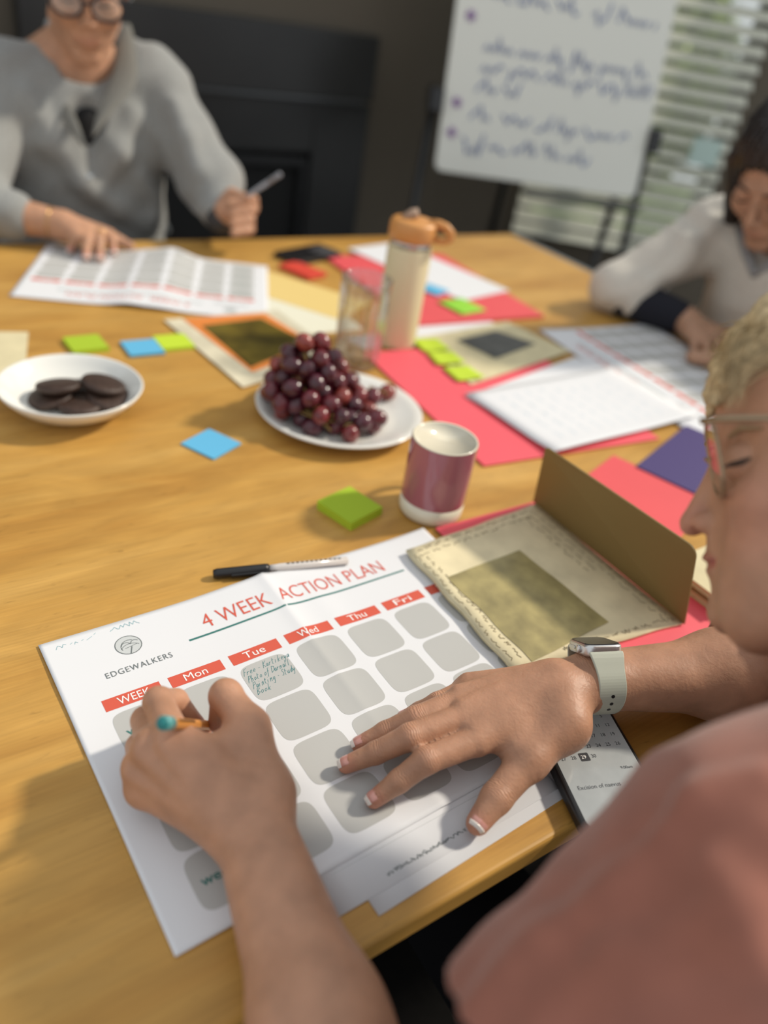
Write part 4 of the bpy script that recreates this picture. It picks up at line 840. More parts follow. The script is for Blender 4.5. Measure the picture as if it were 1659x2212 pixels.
def nail(parent, dip, tip, dorsal, r, length, over=0.0018, half_ang=0.95):
    a = unit(tip - dip); d_ = unit(np.asarray(dorsal) - a * (np.asarray(dorsal) @ a)); w = np.cross(a, d_); 
    def g(x0, x1, nx, lift):
        V = []; f = []
        for i in range(nx + 1):
            x = x0 + (x1 - x0) * i / nx; xr = (x - (tip_x)) / r
            sh = math.sqrt(max(1 - max(xr, 0) ** 2, 0.55))
            for j in range(9):
                th = half_ang * (j / 4 - 1) * (1 - 0.10 * abs(x - x0) / max(length, 1e-6)); V.append(tip + a * (x - tip_x) + (d_ * math.cos(th) + w * math.sin(th)) * (r * sh + lift))
        n = len(V); V2 = V + [v - d_ * 0.0006 for v in V]
        for i in range(nx):
            for j in range(8): q = (i * 9 + j, (i + 1) * 9 + j, (i + 1) * 9 + j + 1, i * 9 + j + 1); f.append(q); f.append(tuple(x + n for x in q[::-1]))
        rim = [i * 9 for i in range(nx + 1)] + [nx * 9 + j for j in range(1, 9)] + [i * 9 + 8 for i in range(nx - 1, -1, -1)] + list(range(7, 0, -1))
        for i in range(len(rim)): f.append((rim[i], rim[i - 1], rim[i - 1] + n, rim[i] + n))
        return V2, f
    tip_x = length - 0.004
    V, f = g(0, length, 6, 0.0003); o = link_mesh('fingernail', V, f, NAIL, parent, True)
    V, f = g(length - 0.0012, length + over, 3, 0.00045); link_mesh('nail_edge', V, f, NAILTIP, o, True)
    return o

# ===== the person writing (coral shirt) =====
SK = np.array([0.47, 0.250, 0.155])
# left hand, holding the pen
LW = P(548, 1790, 0.036); Lm = [P(374, 1590, 0.070), P(328, 1614, 0.058), P(306, 1656, 0.041), P(314, 1702, 0.026)]
Lfore = D(690, 2225, 0.425); Lelb = LW + unit(Lfore - LW) * 0.25; Lelb[2] = TZ + 0.030
pen_tip = P(470, 1568, 0.0024); pen_tail = reach(pen_tip, 351, 1562, 0.150, False); pv = unit(pen_tail - pen_tip)
grip = pen_tip + pv * 0.044
iP = reach(Lm[0], 342, 1516, 0.038); iD = iP + unit(np.array([0.018, 0.010, -0.012])) * 0.024; iT = grip + np.array([-0.008, 0.003, -0.004])
iD = (iP + iT) / 2 + np.array([-0.003, 0.006, 0.006])
tC = P(572, 1712, 0.042); tM = P(538, 1572, 0.056); tI = reach(tM, 488, 1503, 0.031); tT = grip + np.array([0.009, 0.006, -0.002])
mP = reach(Lm[1], 314, 1556, 0.040); mT = grip + np.array([-0.004, 0.010, -0.018]); mD = (mP + mT) / 2 + np.array([-0.004, 0.008, 0.000])
rP = reach(Lm[2], 302, 1612, 0.034); rP[2] = max(rP[2], TZ + 0.017); rT = mT + np.array([-0.010, -0.012, -0.010]); rT[2] = TZ + 0.0115; rD = (rP + rT) / 2 + np.array([-0.004, 0.006, 0.0]); rD[2] = TZ + 0.013
pP = Lm[3] + np.array([0.000, 0.024, -0.012]); pT = rT + np.array([0.0, -0.018, 0]); pT[2] = TZ + 0.0105; pD = (pP + pT) / 2 + np.array([0, 0.004, 0]); pD[2] = TZ + 0.0108
ln = unit(np.cross(Lm[0] - LW, Lm[3] - LW)); ln = ln if ln @ (CAM - LW) > 0 else -ln
Lh = []
Lh += [cap(Lelb, (Lelb + LW) / 2, 0.040, 0.0365, 0.02), cap((Lelb + LW) / 2, LW, 0.0355, 0.0265, 0.02, ln, 1.10)]
for q, r in zip(Lm, (0.0125, 0.0125, 0.0118, 0.011)): Lh.append(cap(LW + (q - LW) * 0.08, q, 0.0215, r, 0.012))
Lh += [cap(tC, tM, 0.0175, 0.0140, 0.016), cap((LW + tC) / 2, tC, 0.020, 0.0175, 0.014), cap(tM - [0, 0, 0.006], Lm[0] + (LW - Lm[0]) * 0.30 - ln * 0.006, 0.010, 0.012, 0.016), cap(LW + (Lm[3] - LW) * 0.3 - ln * 0.008, Lm[3] - ln * 0.004, 0.014, 0.011, 0.014)]
Lh += finger([Lm[0], iP, iD, iT], [0.0118, 0.0102, 0.0086, 0.0070]) + finger([Lm[1], mP, mD, mT], [0.0118, 0.0102, 0.0085, 0.0072]) + finger([Lm[2], rP, rD, rT], [0.0112, 0.0098, 0.0080, 0.0070]) + finger([Lm[3], pP, pD, pT], [0.0104, 0.0088, 0.0074, 0.0064])
Lh += [cap(tM, tI, 0.0138, 0.0118, 0.006), cap(tI, tT, 0.0115, 0.0078, 0.004), sph(iP, 0.0106, 0.003), sph(tI, 0.0122, 0.003)]
for q in Lm[1:]: Lh.append(sph(q + ln * 0.0015, 0.0122, 0.006))
# right hand, flat on the paper
def fng(*a): return [P(*q) for q in a]
Ri = fng((1030, 1600, .038), (920, 1643, .035), (862, 1687, .021), (808, 1727, .0095)); Rmi = fng((1000, 1550, .041), (885, 1592, .037), (812, 1626, .021), (748, 1652, .0095))
Rr = fng((990, 1515, .038), (898, 1552, .034), (832, 1581, .020), (776, 1608, .0092)); Rp_ = fng((1010, 1489, .032), (945, 1518, .028), (905, 1536, .017), (872, 1550, .0085))
Rt = fng((1218, 1566, .043), (1143, 1640, .033), (1072, 1724, .020), (1032, 1778, .0125))
Rwat = P(1290, 1470, 0.048); RW = Rwat + (Rmi[0] - Rwat) * 0.31; RW[2] = TZ + 0.046
Rf1 = P(1600, 1458, 0.052); Relb = Rwat + unit(Rf1 - Rwat) * 0.205; Relb[2] = TZ + 0.056
ra = unit(Relb - Rwat); b0 = unit(np.cross(ra, [0, 0, 1])); b0 = b0 if b0 @ (CAM - Rwat) > 0 else -b0
wb_ = unit(b0 * math.cos(0.62) + np.array([0, 0, 1]) * math.sin(0.62)); wb_ = unit(wb_ - ra * (wb_ @ ra)); wn = np.cross(ra, wb_); wn = wn if wn[2] > 0 else -wn
Rh = [cap(Relb, (Relb * 0.6 + Rwat * 0.4), 0.043, 0.0415, 0.02), cap(Relb * 0.6 + Rwat * 0.4, Rwat, 0.0405, 0.0290, 0.02, wn, 1.18), cap(Rwat, RW, 0.0290, 0.0275, 0.012, wn, 1.22)]
for q, r in zip((Ri[0], Rmi[0], Rr[0], Rp_[0]), (0.0125, 0.0122, 0.0115, 0.0105)): Rh.append(cap(RW + (q - RW) * 0.05, q, 0.0215, r, 0.012))
Rh += [cap((RW + Rt[0]) / 2, Rt[0], 0.019, 0.0185, 0.016), cap(Rt[0], Rt[1], 0.0185, 0.0140, 0.016), cap(Rt[1] + [0, 0, -0.004], Ri[0] + (RW - Ri[0]) * 0.35 - np.array([0, 0, 0.008]), 0.010, 0.013, 0.018), cap(RW + [0, 0, -0.006], Rp_[0] - [0, 0, 0.006], 0.018, 0.011, 0.014)]
for J_, R_2 in ((Ri, (0.0112, 0.0103, 0.0088, 0.0069)), (Rmi, (0.0112, 0.0105, 0.0088, 0.0069)), (Rr, (0.0106, 0.0098, 0.0083, 0.0067)), (Rp_, (0.0096, 0.0086, 0.0074, 0.0060))):
    Rh += finger(J_, R_2)
Rh += [cap(Rt[1], Rt[2], 0.0140, 0.0120, 0.006), cap(Rt[2], Rt[3], 0.0119, 0.0090, 0.004)]
for q in (Ri[0], Rmi[0], Rr[0], Rp_[0]): Rh.append(cap(RW + (q - RW) * 0.30 + wn * 0.0165, q + wn * 0.0098, 0.0030, 0.0034, 0.007))
for q in Lm[:3]: Lh.append(cap(LW + (q - LW) * 0.35 + ln * 0.0150, q + ln * 0.0105, 0.0028, 0.0032, 0.008))
# head in profile, looking down at the sheet
HO = D(1560, 1150, 0.5); HL = -unit(ray(1560, 1150))
def hp_(px, py, l=0.0):
    d_ = ray(px, py); return CAM + d_ * (((HO + HL * l - CAM) @ HL) / (d_ @ HL))
def mir(p): return p - 2 * ((p - HO) @ HL) * HL
hf_ = unit(hp_(1460, 1150) - hp_(1560, 1150)); hu = unit(np.cross(HL, hf_)); hu = hu if hu[2] > 0 else -hu; HAX = np.stack([hf_, HL, hu])
CRN = hp_(1562, 890) - hf_ * 0.097
Hd = [ell(CRN, HAX, (0.097, 0.075, 0.080), 0.02), ell(hp_(1570, 1085) - hf_ * 0.048, HAX, (0.048, 0.059, 0.088), 0.02)]
Hd += [cap(hp_(1598, 940, 0.020), mir(hp_(1598, 940, 0.020)), 0.0080, k=0.015), sph(hp_(1632, 910), 0.018, 0.02)]
for l in (1, -1):
    m_f = (lambda p: p) if l > 0 else mir
    Hd += [cap(m_f(hp_(1590, 1322, 0.008)), m_f(hp_(1640, 1345, 0.034)), 0.0125, 0.014, 0.016), cap(m_f(hp_(1640, 1345, 0.034)), m_f(hp_(1900, 1245, 0.050)), 0.014, 0.018, 0.02), sph(m_f(hp_(1665, 1090, 0.036)), 0.022, 0.02), sph(m_f(hp_(1650, 1240, 0.030)), 0.024, 0.024)]
Hd += [ell(hp_(1594, 1222), HAX, (0.0175, 0.022, 0.022), 0.012), ell(hp_(1590, 1165), HAX, (0.0162, 0.024, 0.026), 0.010), ell(hp_(1585, 1085), HAX, (0.0140, 0.020, 0.034), 0.010), sph(hp_(1575, 1325), 0.0112, 0.010)]
for l in (1, -1):
    m_f = (lambda p: p) if l > 0 else mir
    Hd += [sph(m_f(hp_(1578, 1000, 0.033)), 0.0125, 0.010, -1), sph(m_f(hp_(1606, 998, 0.032)), 0.0122, 0.003)]
Hd += [cap(hp_(1572, 985), hp_(1498, 1122), 0.0066, 0.0072, 0.008), sph(hp_(1494, 1134), 0.0074, 0.004)]
for l in (1, -1):
    m_f = (lambda p: p) if l > 0 else mir
    Hd += [ell(m_f(hp_(1526, 1130, 0.0105)), HAX, (0.0088, 0.0052, 0.0072), 0.004), ell(m_f(hp_(1513, 1146, 0.0075)), HAX, (0.0055, 0.0032, 0.0030), 0.002, -1)]
lipU = [hp_(1560, 1214, 0.0195), hp_(1538, 1209, 0.012), hp_(1531, 1208, 0.0), mir(hp_(1538, 1209, 0.012)), mir(hp_(1560, 1214, 0.0195))]; lipL = [hp_(1560, 1217, 0.0195), hp_(1548, 1229, 0.012), hp_(1542, 1230, 0.0), mir(hp_(1548, 1229, 0.012)), mir(hp_(1560, 1217, 0.0195))]
for i in range(4): Hd += [cap(lipU[i], lipU[i + 1], 0.0036, 0.0036, 0.003), cap(lipL[i], lipL[i + 1], 0.0040, 0.0040, 0.003)]
for i in range(4): Hd.append(cap((lipU[i] + lipL[i]) / 2 + hf_ * 0.0045, (lipU[i + 1] + lipL[i + 1]) / 2 + hf_ * 0.0045, 0.0014, 0.0014, 0.003, op=-1))
ear = hp_(1905, 1085, 0.070); Hd += [ell(ear, np.stack([unit(hf_ + 0.3 * hu), unit(HL + 0.3 * hf_), unit(hu - 0.3 * hf_)]), (0.016, 0.006, 0.030), 0.006), ell(mir(ear), HAX, (0.016, 0.006, 0.030), 0.006)]
SL = D(1885, 1855, 0.350); SR = T(0.690, -0.015, 0.225); NB = (SL + SR) / 2 + np.array([0, 0, 0.055]) - EN * 0.03
Hd += [cap(hp_(1880, 1100), NB + EN * 0.03, 0.052, 0.056, 0.03), cap(NB - [0, 0, .02], SL + [0, 0, -0.012], 0.050, 0.046, 0.03), cap(NB - [0, 0, .02], SR + [0, 0, -0.012], 0.050, 0.046, 0.03)]
HIP = (SL + SR) / 2 * [1, 1, 0] + np.array([0, 0, 0.50]) - EN * 0.12
Hd += [cap(NB - [0, 0, 0.10], HIP + [0, 0, 0.10], 0.105, 0.11, 0.04, EN, 1.15)]
arms = [cap(SL, Lelb, 0.048, 0.042, 0.02), cap(SR, Relb, 0.048, 0.043, 0.02)]
body = Hd + arms + Lh + Rh
V, Q = sdf_mesh(body, 0.0021)
RED = np.array([0.56, 0.205, 0.15]); spots = [(q, 0.013, RED, 0.55) for q in (Ri[3], Rmi[3], Rr[3], Rt[3], iT, mT, tT, rT)] + [(q, 0.012, (0.50, 0.225, 0.145), 0.5) for q in (Ri[1], Rmi[1], Rr[1], Ri[0], Rmi[0], Rr[0], Rt[2], Lm[0], Lm[1], Lm[2])]
spots += [(q, 0.0062, (0.36, 0.085, 0.075), 0.9) for q in lipU + lipL] + [((a + b) / 2, 0.0060, (0.36, 0.085, 0.075), 0.9) for L_ in (lipU, lipL) for a, b in zip(L_[:-1], L_[1:])] + [(hp_(1500, 1128), 0.018, (0.52, 0.22, 0.16), 0.6), (hp_(1640, 1110, 0.05), 0.035, (0.51, 0.23, 0.16), 0.5)]
writer = np_obj('person', V, Q, SKIN, None, paint(V, SK, spots)); tag(writer, 'person in a coral t-shirt and glasses writing with the left hand', 'person')
folds(writer, V, [(J_[1] + [0, 0, 0.009], J_[2] - J_[0], 0.012, 1.0) for J_ in (Ri, Rmi, Rr, Rp_)] + [(J_[2] + [0, 0, 0.008], J_[3] - J_[1], 0.008, 0.7) for J_ in (Ri, Rmi, Rr)] + [(Rt[2] + [0, 0, 0.011], Rt[3] - Rt[1], 0.013, 1.0), (tI, tT - tM, 0.016, 0.5), (iP, iD - Lm[0], 0.016, 0.5), (LW + ln * 0.024, Lelb - LW, 0.032, 0.6), (Rwat + wn * 0.02 - ra * 0.02, ra, 0.024, 0.4)])
for (dip, tip, r, ln_, dor) in ((Ri[2], Ri[3], 0.0068, 0.0105, [-0.25, 0.15, 1]), (Rmi[2], Rmi[3], 0.0068, 0.0105, [-0.25, 0.2, 1]), (Rr[2], Rr[3], 0.0066, 0.0100, [-0.25, 0.25, 1]), (Rp_[2], Rp_[3], 0.0060, 0.009, [-0.2, 0.2, 1]), (Rt[2], Rt[3], 0.0088, 0.0125, [0.25, -0.25, 1])): nail(writer, dip, tip, dor, r, ln_)
for (dip, tip, r) in ((iD, iT, 0.0070), (tI, tT, 0.0078)): nail(writer, dip, tip, [-0.2, 0.9, 0.5], r, 0.010)
# eyebrow and lashes
LASH = mat('lash_brown', (0.035, 0.020, 0.014), 0.7)
for l in (1, -1):
    m_f = (lambda p: p) if l > 0 else mir
    k = MB(); k.tube([m_f(hp_(1572, 1000, 0.037)), m_f(hp_(1583, 1003, 0.0425)), m_f(hp_(1600, 999, 0.0450)), m_f(hp_(1622, 989, 0.0445))], [0.0008, 0.0016, 0.0018, 0.0007], 6)
    for i in range(9): a = m_f(hp_(1574 + i * 5, 1002 - i * 1.0, 0.041)); k.tube([a, a + hf_ * 0.005 - hu * 0.003 + HL * 0.001 * l], [0.0005, 0.0002], 4)
    k.obj('eyelashes', LASH, writer)
    k = MB(); k.tube([m_f(hp_(1575, 945, 0.028)), m_f(hp_(1600, 925, 0.040)), m_f(hp_(1645, 925, 0.052))], [0.0012, 0.0022, 0.001], 6); k.obj('eyebrow', mat('brow_blond', (0.30, 0.19, 0.10), 0.8), writer)
# hair: cap plus strands
HAIR = mat('blond_hair', (0.56, 0.43, 0.24), 0.45, noise=0.45, nscale=180, spec=0.4)
hcap = [ell(CRN + hf_ * 0.004 + hu * 0.004, HAX, (0.104, 0.081, 0.087), 0.02), half(hp_(1600, 815, 0.05), -0.633 * hf_ - 0.774 * hu, 0.012), ell(CRN - hf_ * 0.045 - hu * 0.015, HAX, (0.064, 0.080, 0.085), 0.02)]
hang = lambda X, d: 0.0016 * np.sin(((X - CRN) @ HL) * 520 + 3 * np.sin((X - CRN) @ hf_ * 60)) + 0.0012 * np.sin(((X - CRN) @ hu) * 300 + ((X - CRN) @ HL) * 200)
V, Q = sdf_mesh(hcap, 0.003, hang, dmax=0.004); hair = np_obj('hair', V, Q, HAIR, writer)
rgh = np.random.default_rng(3); SV = []; SF = []
for i in range(1500):
    px0, py0 = rgh.uniform(1610, 1770), rgh.uniform(690, 800); l0 = rgh.uniform(-0.05, 0.055)
    x1 = rgh.normal(1548, 16); y1 = rgh.uniform(748, 872); 
    pa_ = hp_(px0, py0, l0); pb_ = hp_((px0 + x1) / 2 - 15, min(py0, y1) + abs(y1 - py0) * 0.18 - 22, l0 * 1.02); pc_ = hp_(x1 + abs(l0) * 700, y1 + abs(l0) * 350, l0 * 1.05)
    w = np.cross(unit(pc_ - pa_), HL) * 0.00035 + HL * 0.00025
    for t in np.linspace(0, 1, 7):
        c = (1 - t) ** 2 * pa_ + 2 * t * (1 - t) * pb_ + t * t * pc_; ww = w * (1.15 - t); n0 = len(SV); SV += [c - ww, c + ww]
        if t > 0: SF.append((n0 - 2, n0 - 1, n0 + 1, n0))
so = link_mesh('hair_strands', SV, SF, HAIR, hair); so['kind'] = 'stuff'
# coral t-shirt
SHIRT = mat('coral_cotton', (0.285, 0.105, 0.070), 0.9, noise=0.10, nscale=60, bump=0.25, bscale=900, sheen=0.25)
HL_ = D(1215, 2335, 0.335); hemR = Relb + (Rwat - Relb) * 0.16; axL = unit(HL_ - SL)
tee = [cap(NB - [0, 0, 0.15], HIP + [0, 0, 0.04], 0.150, 0.155, 0.05, EN, 1.2), cap(NB - [0, 0, 0.045], SL + [0, 0, -0.022], 0.070, 0.078, 0.04), cap(NB - [0, 0, 0.045], SR + [0, 0, -0.02], 0.070, 0.072, 0.05), cap(SR, Relb, 0.070, 0.066, 0.04), cap(Relb, hemR + ra * -0.03, 0.064, 0.060, 0.03)]
lenL = np.linalg.norm(HL_ - SL); prf = [(-0.05, 0.074), (0.13, 0.080), (0.29, 0.0855), (0.47, 0.081), (0.65, 0.0725), (0.85, 0.0660), (1.12, 0.0645)]
for (a, ra0), (b, rb0) in zip(prf[:-1], prf[1:]): tee.append(cap(SL + axL * lenL * a, SL + axL * lenL * b, ra0, rb0, 0.008))
for (pts_, r_) in ((((1010, 2195), (1190, 2035), (1420, 1830)), 0.0045), (((1540, 1890), (1600, 1980), (1659, 2100)), 0.0050), (((1180, 2200), (1330, 2080), (1520, 1990)), 0.004), (((1430, 1790), (1500, 1730), (1640, 1680)), 0.004), (((1300, 2212), (1420, 2120), (1600, 2060)), 0.004)):
    hs = [hit(tee, *q) + unit(ray(*q)) * 0.0018 for q in pts_]; tee += [cap(hs[0], hs[1], r_ * 0.7, r_, 0.014), cap(hs[1], hs[2], r_, r_ * 0.5, 0.014)]
tee += [cap(HL_ + axL * 0.10, HL_ + axL * 0.1001, 0.100, 0.100, 0.003, op=-1), cap(HL_ - axL * 0.05, HL_ + axL * 0.1, 0.046, 0.056, 0.004, op=-1), cap(hemR - ra * 0.062, hemR - ra * 0.0621, 0.068, 0.068, 0.003, op=-1), cap(Relb, hemR - ra * 0.06, 0.050, 0.054, 0.004, op=-1), cap(NB + [0, 0, 0.005] + EN * 0.02, NB + [0, 0, 0.12] + EN * 0.06, 0.066, 0.075, 0.004, op=-1)]
def wrinkle(X, d):
    a = X @ axL; b = X @ unit(np.cross(axL, FW)); return 0.0022 * np.sin(b * 95 + 3 * np.sin(a * 22)) * np.sin(a * 31 + 1.3 * np.sin(b * 40)) + 0.0008 * np.sin(X[:, 2] * 140 + X[:, 0] * 60)
V, Q = sdf_mesh(tee, 0.0035, wrinkle, dmax=0.004); shirt = np_obj('t_shirt', V, Q, SHIRT, writer); shirt['label'] = 'coral cotton t-shirt'
TROU = mat('black_trousers', (0.004, 0.004, 0.005), 0.95, spec=0.1)
kneeL, kneeR = T(0.40, 0.42, -0.27), T(0.62, 0.42, -0.27)
tr_ = [cap(HIP + E1 * 0.09 - [0, 0, 0.02], HIP - E1 * 0.09 - [0, 0, 0.02], 0.12, 0.12, 0.05), cap(HIP - E1 * 0.10, kneeL, 0.085, 0.062, 0.04), cap(HIP + E1 * 0.10, kneeR, 0.085, 0.062, 0.04), cap(kneeL, kneeL * [1, 1, 0] + [0, 0, 0.10], 0.058, 0.045, 0.03), cap(kneeR, kneeR * [1, 1, 0] + [0, 0, 0.10], 0.058, 0.045, 0.03), cap(kneeL * [1, 1, 0] + [0, 0, 0.04], kneeL * [1, 1, 0] + EN * 0.13 + [0, 0, 0.035], 0.045, 0.035, 0.02), cap(kneeR * [1, 1, 0] + [0, 0, 0.04], kneeR * [1, 1, 0] + EN * 0.13 + [0, 0, 0.035], 0.045, 0.035, 0.02)]
V, Q = sdf_mesh(tr_, 0.009); np_obj('trousers', V, Q, TROU, writer)
# spectacles
GF = mat('taupe_metal', (0.34, 0.26, 0.17), 0.28, metal=0.75); LENS = thin_glass('lens_glass')
sp = thing('eyeglasses', hp_(1530, 990), 'thin taupe-framed glasses worn by the person in the coral shirt', 'glasses', 'glasses')
hn = hp_(1517, 908, 0.064)
def rimpts(sgn, cx_=0.034, rx=0.0265, rz=0.026):
    top_, bot_ = hp_(1519, 925), hp_(1546, 1078); cc = (top_ + bot_) / 2; uu = unit(top_ - bot_); hz_ = np.linalg.norm(top_ - bot_) / 2
    pts_ = []
    for i in range(29):
        a = 2 * math.pi * i / 28; ca, sa = math.cos(a), math.sin(a); x = math.copysign(abs(ca) ** 0.7, ca) * rx; y = math.copysign(abs(sa) ** 0.7, sa) * hz_; pts_.append(cc + HL * sgn * (cx_ + x) + uu * y - hf_ * 0.10 * abs(cx_ + x))
    return pts_
for sg in (1, -1):
    rp = rimpts(sg); k = MB(); k.tube(rp, 0.0014, 8, cap=False); k.obj('rim', GF, sp, True)
    c_ = sum(rp[:-1]) / 28; k = MB(); n_l = len(rp) - 1; k.add([c_ + hf_ * 0.0005] + [p + hf_ * 0.0005 for p in rp[:-1]] + [c_ - hf_ * 0.001] + [p - hf_ * 0.001 for p in rp[:-1]], [(0, 1 + i, 1 + (i + 1) % n_l) for i in range(n_l)] + [(n_l + 1, n_l + 2 + (i + 1) % n_l, n_l + 2 + i) for i in range(n_l)] + [(1 + (i + 1) % n_l, 1 + i, n_l + 2 + i, n_l + 2 + (i + 1) % n_l) for i in range(n_l)]); k.obj('lens', LENS, sp)
    m_f = (lambda p: p) if sg > 0 else mir
    k = MB(); k.tube([m_f(hp_(1517, 910, 0.062)), m_f(hp_(1545, 905, 0.070)), m_f(hp_(1660, 903, 0.077)), m_f(hp_(1860, 950, 0.082)), m_f(hp_(1930, 1040, 0.080))], [0.0022, 0.0022, 0.0017, 0.0017, 0.0018], 8); k.obj('temple_arm', GF, sp, True)
k = MB(); k.tube([rimpts(1)[14], (rimpts(1)[14] + rimpts(-1)[14]) / 2 + hf_ * 0.003 + hu * 0.003, rimpts(-1)[14]], 0.0013, 8); k.obj('bridge', GF, sp, True)
# fineliner in the writing hand
fp2 = thing('fineliner_pen', pen_tip, 'orange fineliner with a teal end cap held in the writing hand', 'pen')
k = MB(); k.lathe([(0, 0.010), (0.0026, 0.010), (0.0038, 0.024), (0.0040, 0.136), (0, 0.136)], pen_tip, 8, axis=pv); k.obj('barrel', mat('orange_barrel', (0.72, 0.29, 0.045), 0.35), fp2)
k = MB(); k.lathe([(0.0003, 0.0), (0.0005, 0.003), (0.0016, 0.0055), (0.0026, 0.010), (0, 0.010)], pen_tip, 12, axis=pv); k.obj('tip', mat('pale_tip', (0.6, 0.6, 0.62), 0.3), fp2, True)
k = MB(); k.lathe([(0, 0.1335), (0.0046, 0.1335), (0.0047, 0.148), (0.0040, 0.150), (0, 0.150)], pen_tip, 24, axis=pv); cp_ = k.obj('end_cap', mat('pale_teal', (0.09, 0.36, 0.36), 0.35), fp2, True)
k = MB(); k.lathe([(0, 0.1500), (0.0040, 0.1500), (0.0034, 0.1515), (0, 0.1515)], pen_tip, 24, axis=pv); k.obj('cap_insert', mat('deep_teal', (0.01, 0.17, 0.17), 0.35), cp_, True)
pa2, pb2, pc2 = basis(pv); k = MB()
for i in range(14):
    for sg in (0.0, 2.2, 4.2): dd = pb2 * math.cos(sg) + pc2 * math.sin(sg); k.box(pen_tip + pv * (0.085 + i * 0.003) + dd * 0.0039, pv, np.cross(pv, dd), dd, 0.0009, 0.0009, 0.0001)
k.obj('barrel_print', mat('brown_print', (0.10, 0.04, 0.01), 0.6), fp2)['kind'] = 'stuff'
# watch on the right wrist
ALU = mat('silver_aluminium', (0.66, 0.66, 0.66), 0.32, metal=0.9); BAND = mat('sage_rubber', (0.44, 0.46, 0.38), 0.5)
rbb, rnn = 0.0302, 0.0252; cw_ = Rwat + wn * (rnn + 0.0036) - ra * 0.002; wt_ = thing('wristwatch', cw_, 'silver square smartwatch with a pale sage strap on the flat hand\'s wrist', 'watch')
k = MB(); k.prism(rrect(cw_ - wn * 0.0050, wb_, ra, 0.0200, 0.0172, 0.0085, 8), wn * 0.0100); k.obj('case', ALU, wt_, True, bevel=0.0024, seg=3)
k = MB(); k.prism(rrect(cw_ + wn * 0.0046, wb_, ra, 0.0182, 0.0155, 0.0075, 8), wn * 0.0010); k.obj('glass', BLACK_GLASS, wt_, bevel=0.0006)
k = MB(); k.lathe([(0, 0), (0.0032, 0), (0.0034, 0.0004), (0.0034, 0.0016), (0.003, 0.002), (0, 0.002)], cw_ - ra * 0.0172 + wb_ * 0.0055, 24, axis=-ra); k.obj('crown', ALU, wt_, True)
k = MB(); k.prism(rrect(cw_ - ra * 0.0173 - wb_ * 0.0075, wb_, wn, 0.0058, 0.0014, 0.0013), -ra * 0.0006); k.obj('side_button', ALU, wt_)
ang0 = 0.62; V = []; nS = 60
def strap_pt(i):
    a = ang0 + (2 * math.pi - 2 * ang0) * i / nS; e_ = min(i, nS - i) / nS; lift = 0.0060 * math.exp(-(e_ / 0.055) ** 2)
    return a, Rwat - ra * 0.002 + wb_ * math.sin(a) * (rbb + 0.0014 + lift * 0.3) + wn * (math.cos(a) * (rnn + 0.0016) + lift), unit(wb_ * math.sin(a) / rbb + wn * math.cos(a) / rnn), 0.0122 + 0.0030 * math.exp(-(e_ / 0.06) ** 2)
for i in range(nS + 1):
    a, c, nrm_, hw_ = strap_pt(i)
    for (x, z) in ((-hw_, -0.0012), (hw_, -0.0012), (hw_, 0.0012), (-hw_, 0.0012)): V.append(c + ra * x + nrm_ * z)
f = [(i * 4 + j, i * 4 + (j + 1) % 4, (i + 1) * 4 + (j + 1) % 4, (i + 1) * 4 + j) for i in range(nS) for j in range(4)] + [(3, 2, 1, 0), tuple(nS * 4 + j for j in range(4))]
link_mesh('strap', V, f, BAND, wt_, False, 0.0008, True)
for i in (14, 17, 20):
    a, c, nrm_, _ = strap_pt(i)
    k = MB(); k.lathe([(0, 0), (0.0016, 0), (0.0016, 0.0003), (0, 0.0003)], c + nrm_ * 0.0011, 12, axis=nrm_); k.obj('strap_hole', BLACK, wt_)

# ------------------------------------------------------------------ the two people across the table
def head_prims(o, f_, l_, u_):
    A = np.stack([f_, l_, u_]); q = lambda x, y, z: o + f_ * x + l_ * y + u_ * z
    h_ = [ell(q(-0.01, 0, 0.04), A, (0.095, 0.074, 0.088), 0.02), ell(q(0.036, 0, -0.025), A, (0.055, 0.058, 0.085), 0.02)]
    for s_ in (1, -1):
        h_ += [cap(q(0.074, 0.010 * s_, -0.100), q(0.010, 0.046 * s_, -0.066), 0.0150, 0.018, 0.018), sph(q(0.062, 0.038 * s_, -0.020), 0.024, 0.02)]
    h_ += [cap(q(0.083, 0.022, 0.032), q(0.083, -0.022, 0.032), 0.009, k=0.015), ell(q(0.078, 0, -0.062), A, (0.018, 0.026, 0.020), 0.014)]
    for s_ in (1, -1): h_ += [sph(q(0.100, 0.032 * s_, 0.012), 0.013, 0.010, -1), sph(q(0.079, 0.032 * s_, 0.011), 0.0125, 0.003)]
    h_ += [cap(q(0.092, 0, 0.020), q(0.108, 0, -0.022), 0.0065, 0.0080, 0.008)]
    for s_ in (1, -1): h_ += [sph(q(0.099, 0.011 * s_, -0.028), 0.0070, 0.004), ell(q(-0.010, 0.076 * s_, 0.0), A, (0.016, 0.006, 0.030), 0.006)]
    lips = []
    for s_ in (1, -1):
        h_ += [cap(q(0.094, 0, -0.0575), q(0.084, 0.022 * s_, -0.060), 0.0038, 0.0025, 0.003), cap(q(0.093, 0, -0.0675), q(0.084, 0.022 * s_, -0.0615), 0.0045, 0.0025, 0.003)]
        lips += [(q(0.097, 0.006 * s_, -0.058), 0.007, (0.44, 0.17, 0.13), 0.4), (q(0.096, 0.006 * s_, -0.067), 0.007, (0.44, 0.17, 0.13), 0.4), (q(0.089, 0.016 * s_, -0.061), 0.009, (0.44, 0.17, 0.13), 0.4)]
    return h_, lips, q
